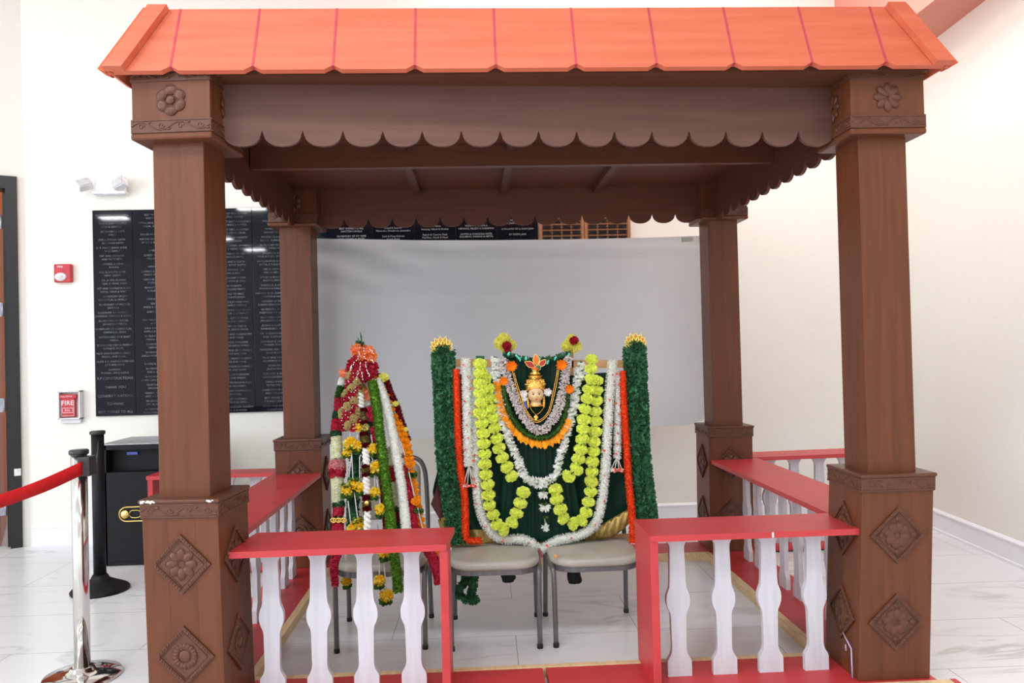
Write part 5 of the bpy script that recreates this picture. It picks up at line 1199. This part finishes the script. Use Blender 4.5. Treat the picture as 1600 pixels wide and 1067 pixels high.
# black drop box
X0, X1, Y0, Y1 = -2.665, -2.10, 5.62, 6.12
t = thing('drop_box', 'black steel drop box with a grey top and gold framed lock plate', 'drop box', ((X0 + X1) / 2, (Y0 + Y1) / 2, 0))
mb = MB(); mb.box(X0, X1, Y0 + .10, Y1, .005, .855); mb.box(X0, X0 + .035, Y0, Y0 + .11, .005, .855); mb.box(X1 - .035, X1, Y0, Y0 + .11, .005, .855); mb.box(X0, X1, Y0, Y0 + .11, .82, .855); mb.box(X0, X1, Y0, Y0 + .11, .005, .66); mb.build('cabinet', 'blackmetal', t)
mb = MB(); mb.box(X0 - .005, X1 + .005, Y0 - .005, Y1 + .005, .855, .862); mb.ell((X0 + .16, Y0 + .12, .863), (.022, .022, .004), 10, 5); mb.ell((X0 + .36, Y0 + .12, .863), (.018, .018, .004), 10, 5); mb.build('lid', 'steel_lid', t)
mb = MB(); mb.box(X0 + .05, X1 - .05, Y0 - .006, Y0, .03, .62, bev=.003); dr = mb.build('door', 'blackmetal', t)
lc = at(186, 803, Y0).x + .005; zl = at(200, 803, Y0).z; mb = MB()
def stad(x0, x1, z, r, n=10): return [V((x1 - r + r * cos(a), Y0 - .008, z + r * sin(a))) for a in [-pi / 2 + pi * k / n for k in range(n + 1)]] + [V((x0 + r + r * cos(a), Y0 - .008, z + r * sin(a))) for a in [pi / 2 + pi * k / n for k in range(n + 1)]]
mb.tube(stad(lc, lc + .33, zl, .05), .005, 6, 0, True); mb.tube(stad(lc + .07, lc + .15, zl, .026), .003, 6, 0, True); mb.xf = Matrix.Translation(V((lc + .042, Y0 - .008, zl))) @ Matrix.Rotation(radians(90), 4, 'X'); mb.lathe([(.001, 0), (.03, 0), (.03, .008), (.026, .012), (.001, .013)], (0, 0, 0), 20); mb.xf = None
mb.build('lock_plate', 'brass', dr); mb = MB(); mb.box(lc + .165, lc + .29, Y0 - .011, Y0 - .005, zl - .035, zl + .035); mb.build('lock_label', 'clearish', dr)
p = at(207, 708, Y0 + .09); mb = MB(); mb.box(p.x - .038, p.x + .038, Y0 + .085, Y0 + .1, p.z - .010, p.z + .010); mb.build('blue_sticker', 'blue', t)

# ------------------------------------------------------------------ light: hall ceiling lamps and daylight from the open side of the hall
def area(x, y, z, sx_, sy_, e, col=(1, .98, .95), rot=(0, 0, 0)):
    l = bpy.data.lights.new('hall_lamp', 'AREA'); l.shape = 'RECTANGLE'; l.size = sx_; l.size_y = sy_; l.energy = e; l.color = col
    o = bpy.data.objects.new('hall_lamp', l); COL.objects.link(o); o.location = (x, y, z); o.rotation_euler = rot; return o
LAMPS = [(-.6, .7, 88), (-2.8, .7, 84), (-5.2, .7, 70), (1.5, .3, 40), (-5.2, 3.6, 12), (-2.9, 4.9, 8), (.9, 5.9, 62), (2.35, 4.5, 88), (-5.2, -2.6, 50), (-2.4, -2.6, 60), (.4, -2.6, 40)]
for x, y, e in LAMPS: area(x, y, 4.76, 1.2, .6, e * .80, (.95, .975, 1))
for x, y in ((-8.3, -5.7), (-4.9, -4.8), (-7.0, -9.2), (-6.7, -11.5), (-9.5, -13)): area(x, y, 4.76, .6, .3, 130, (.97, .985, 1))
area(-11.5, -1.0, 2.3, 3.5, 3.2, 420, (.88, .94, 1), (radians(80), 0, radians(-66)))      # daylight from the glazed entrance
w = bpy.data.worlds.new('hall'); SC.world = w; w.use_nodes = True
bg = w.node_tree.nodes['Background']; bg.inputs[0].default_value = (.86, .92, 1.0, 1); bg.inputs[1].default_value = 1.95
SC.view_settings.view_transform = 'Standard'; SC.view_settings.look = 'None'; SC.view_settings.gamma = 1; SC.view_settings.exposure = -0.10
SC.view_settings.use_curve_mapping = False
SC.cycles.max_bounces = 10; SC.cycles.diffuse_bounces = 8; SC.cycles.transmission_bounces = 8
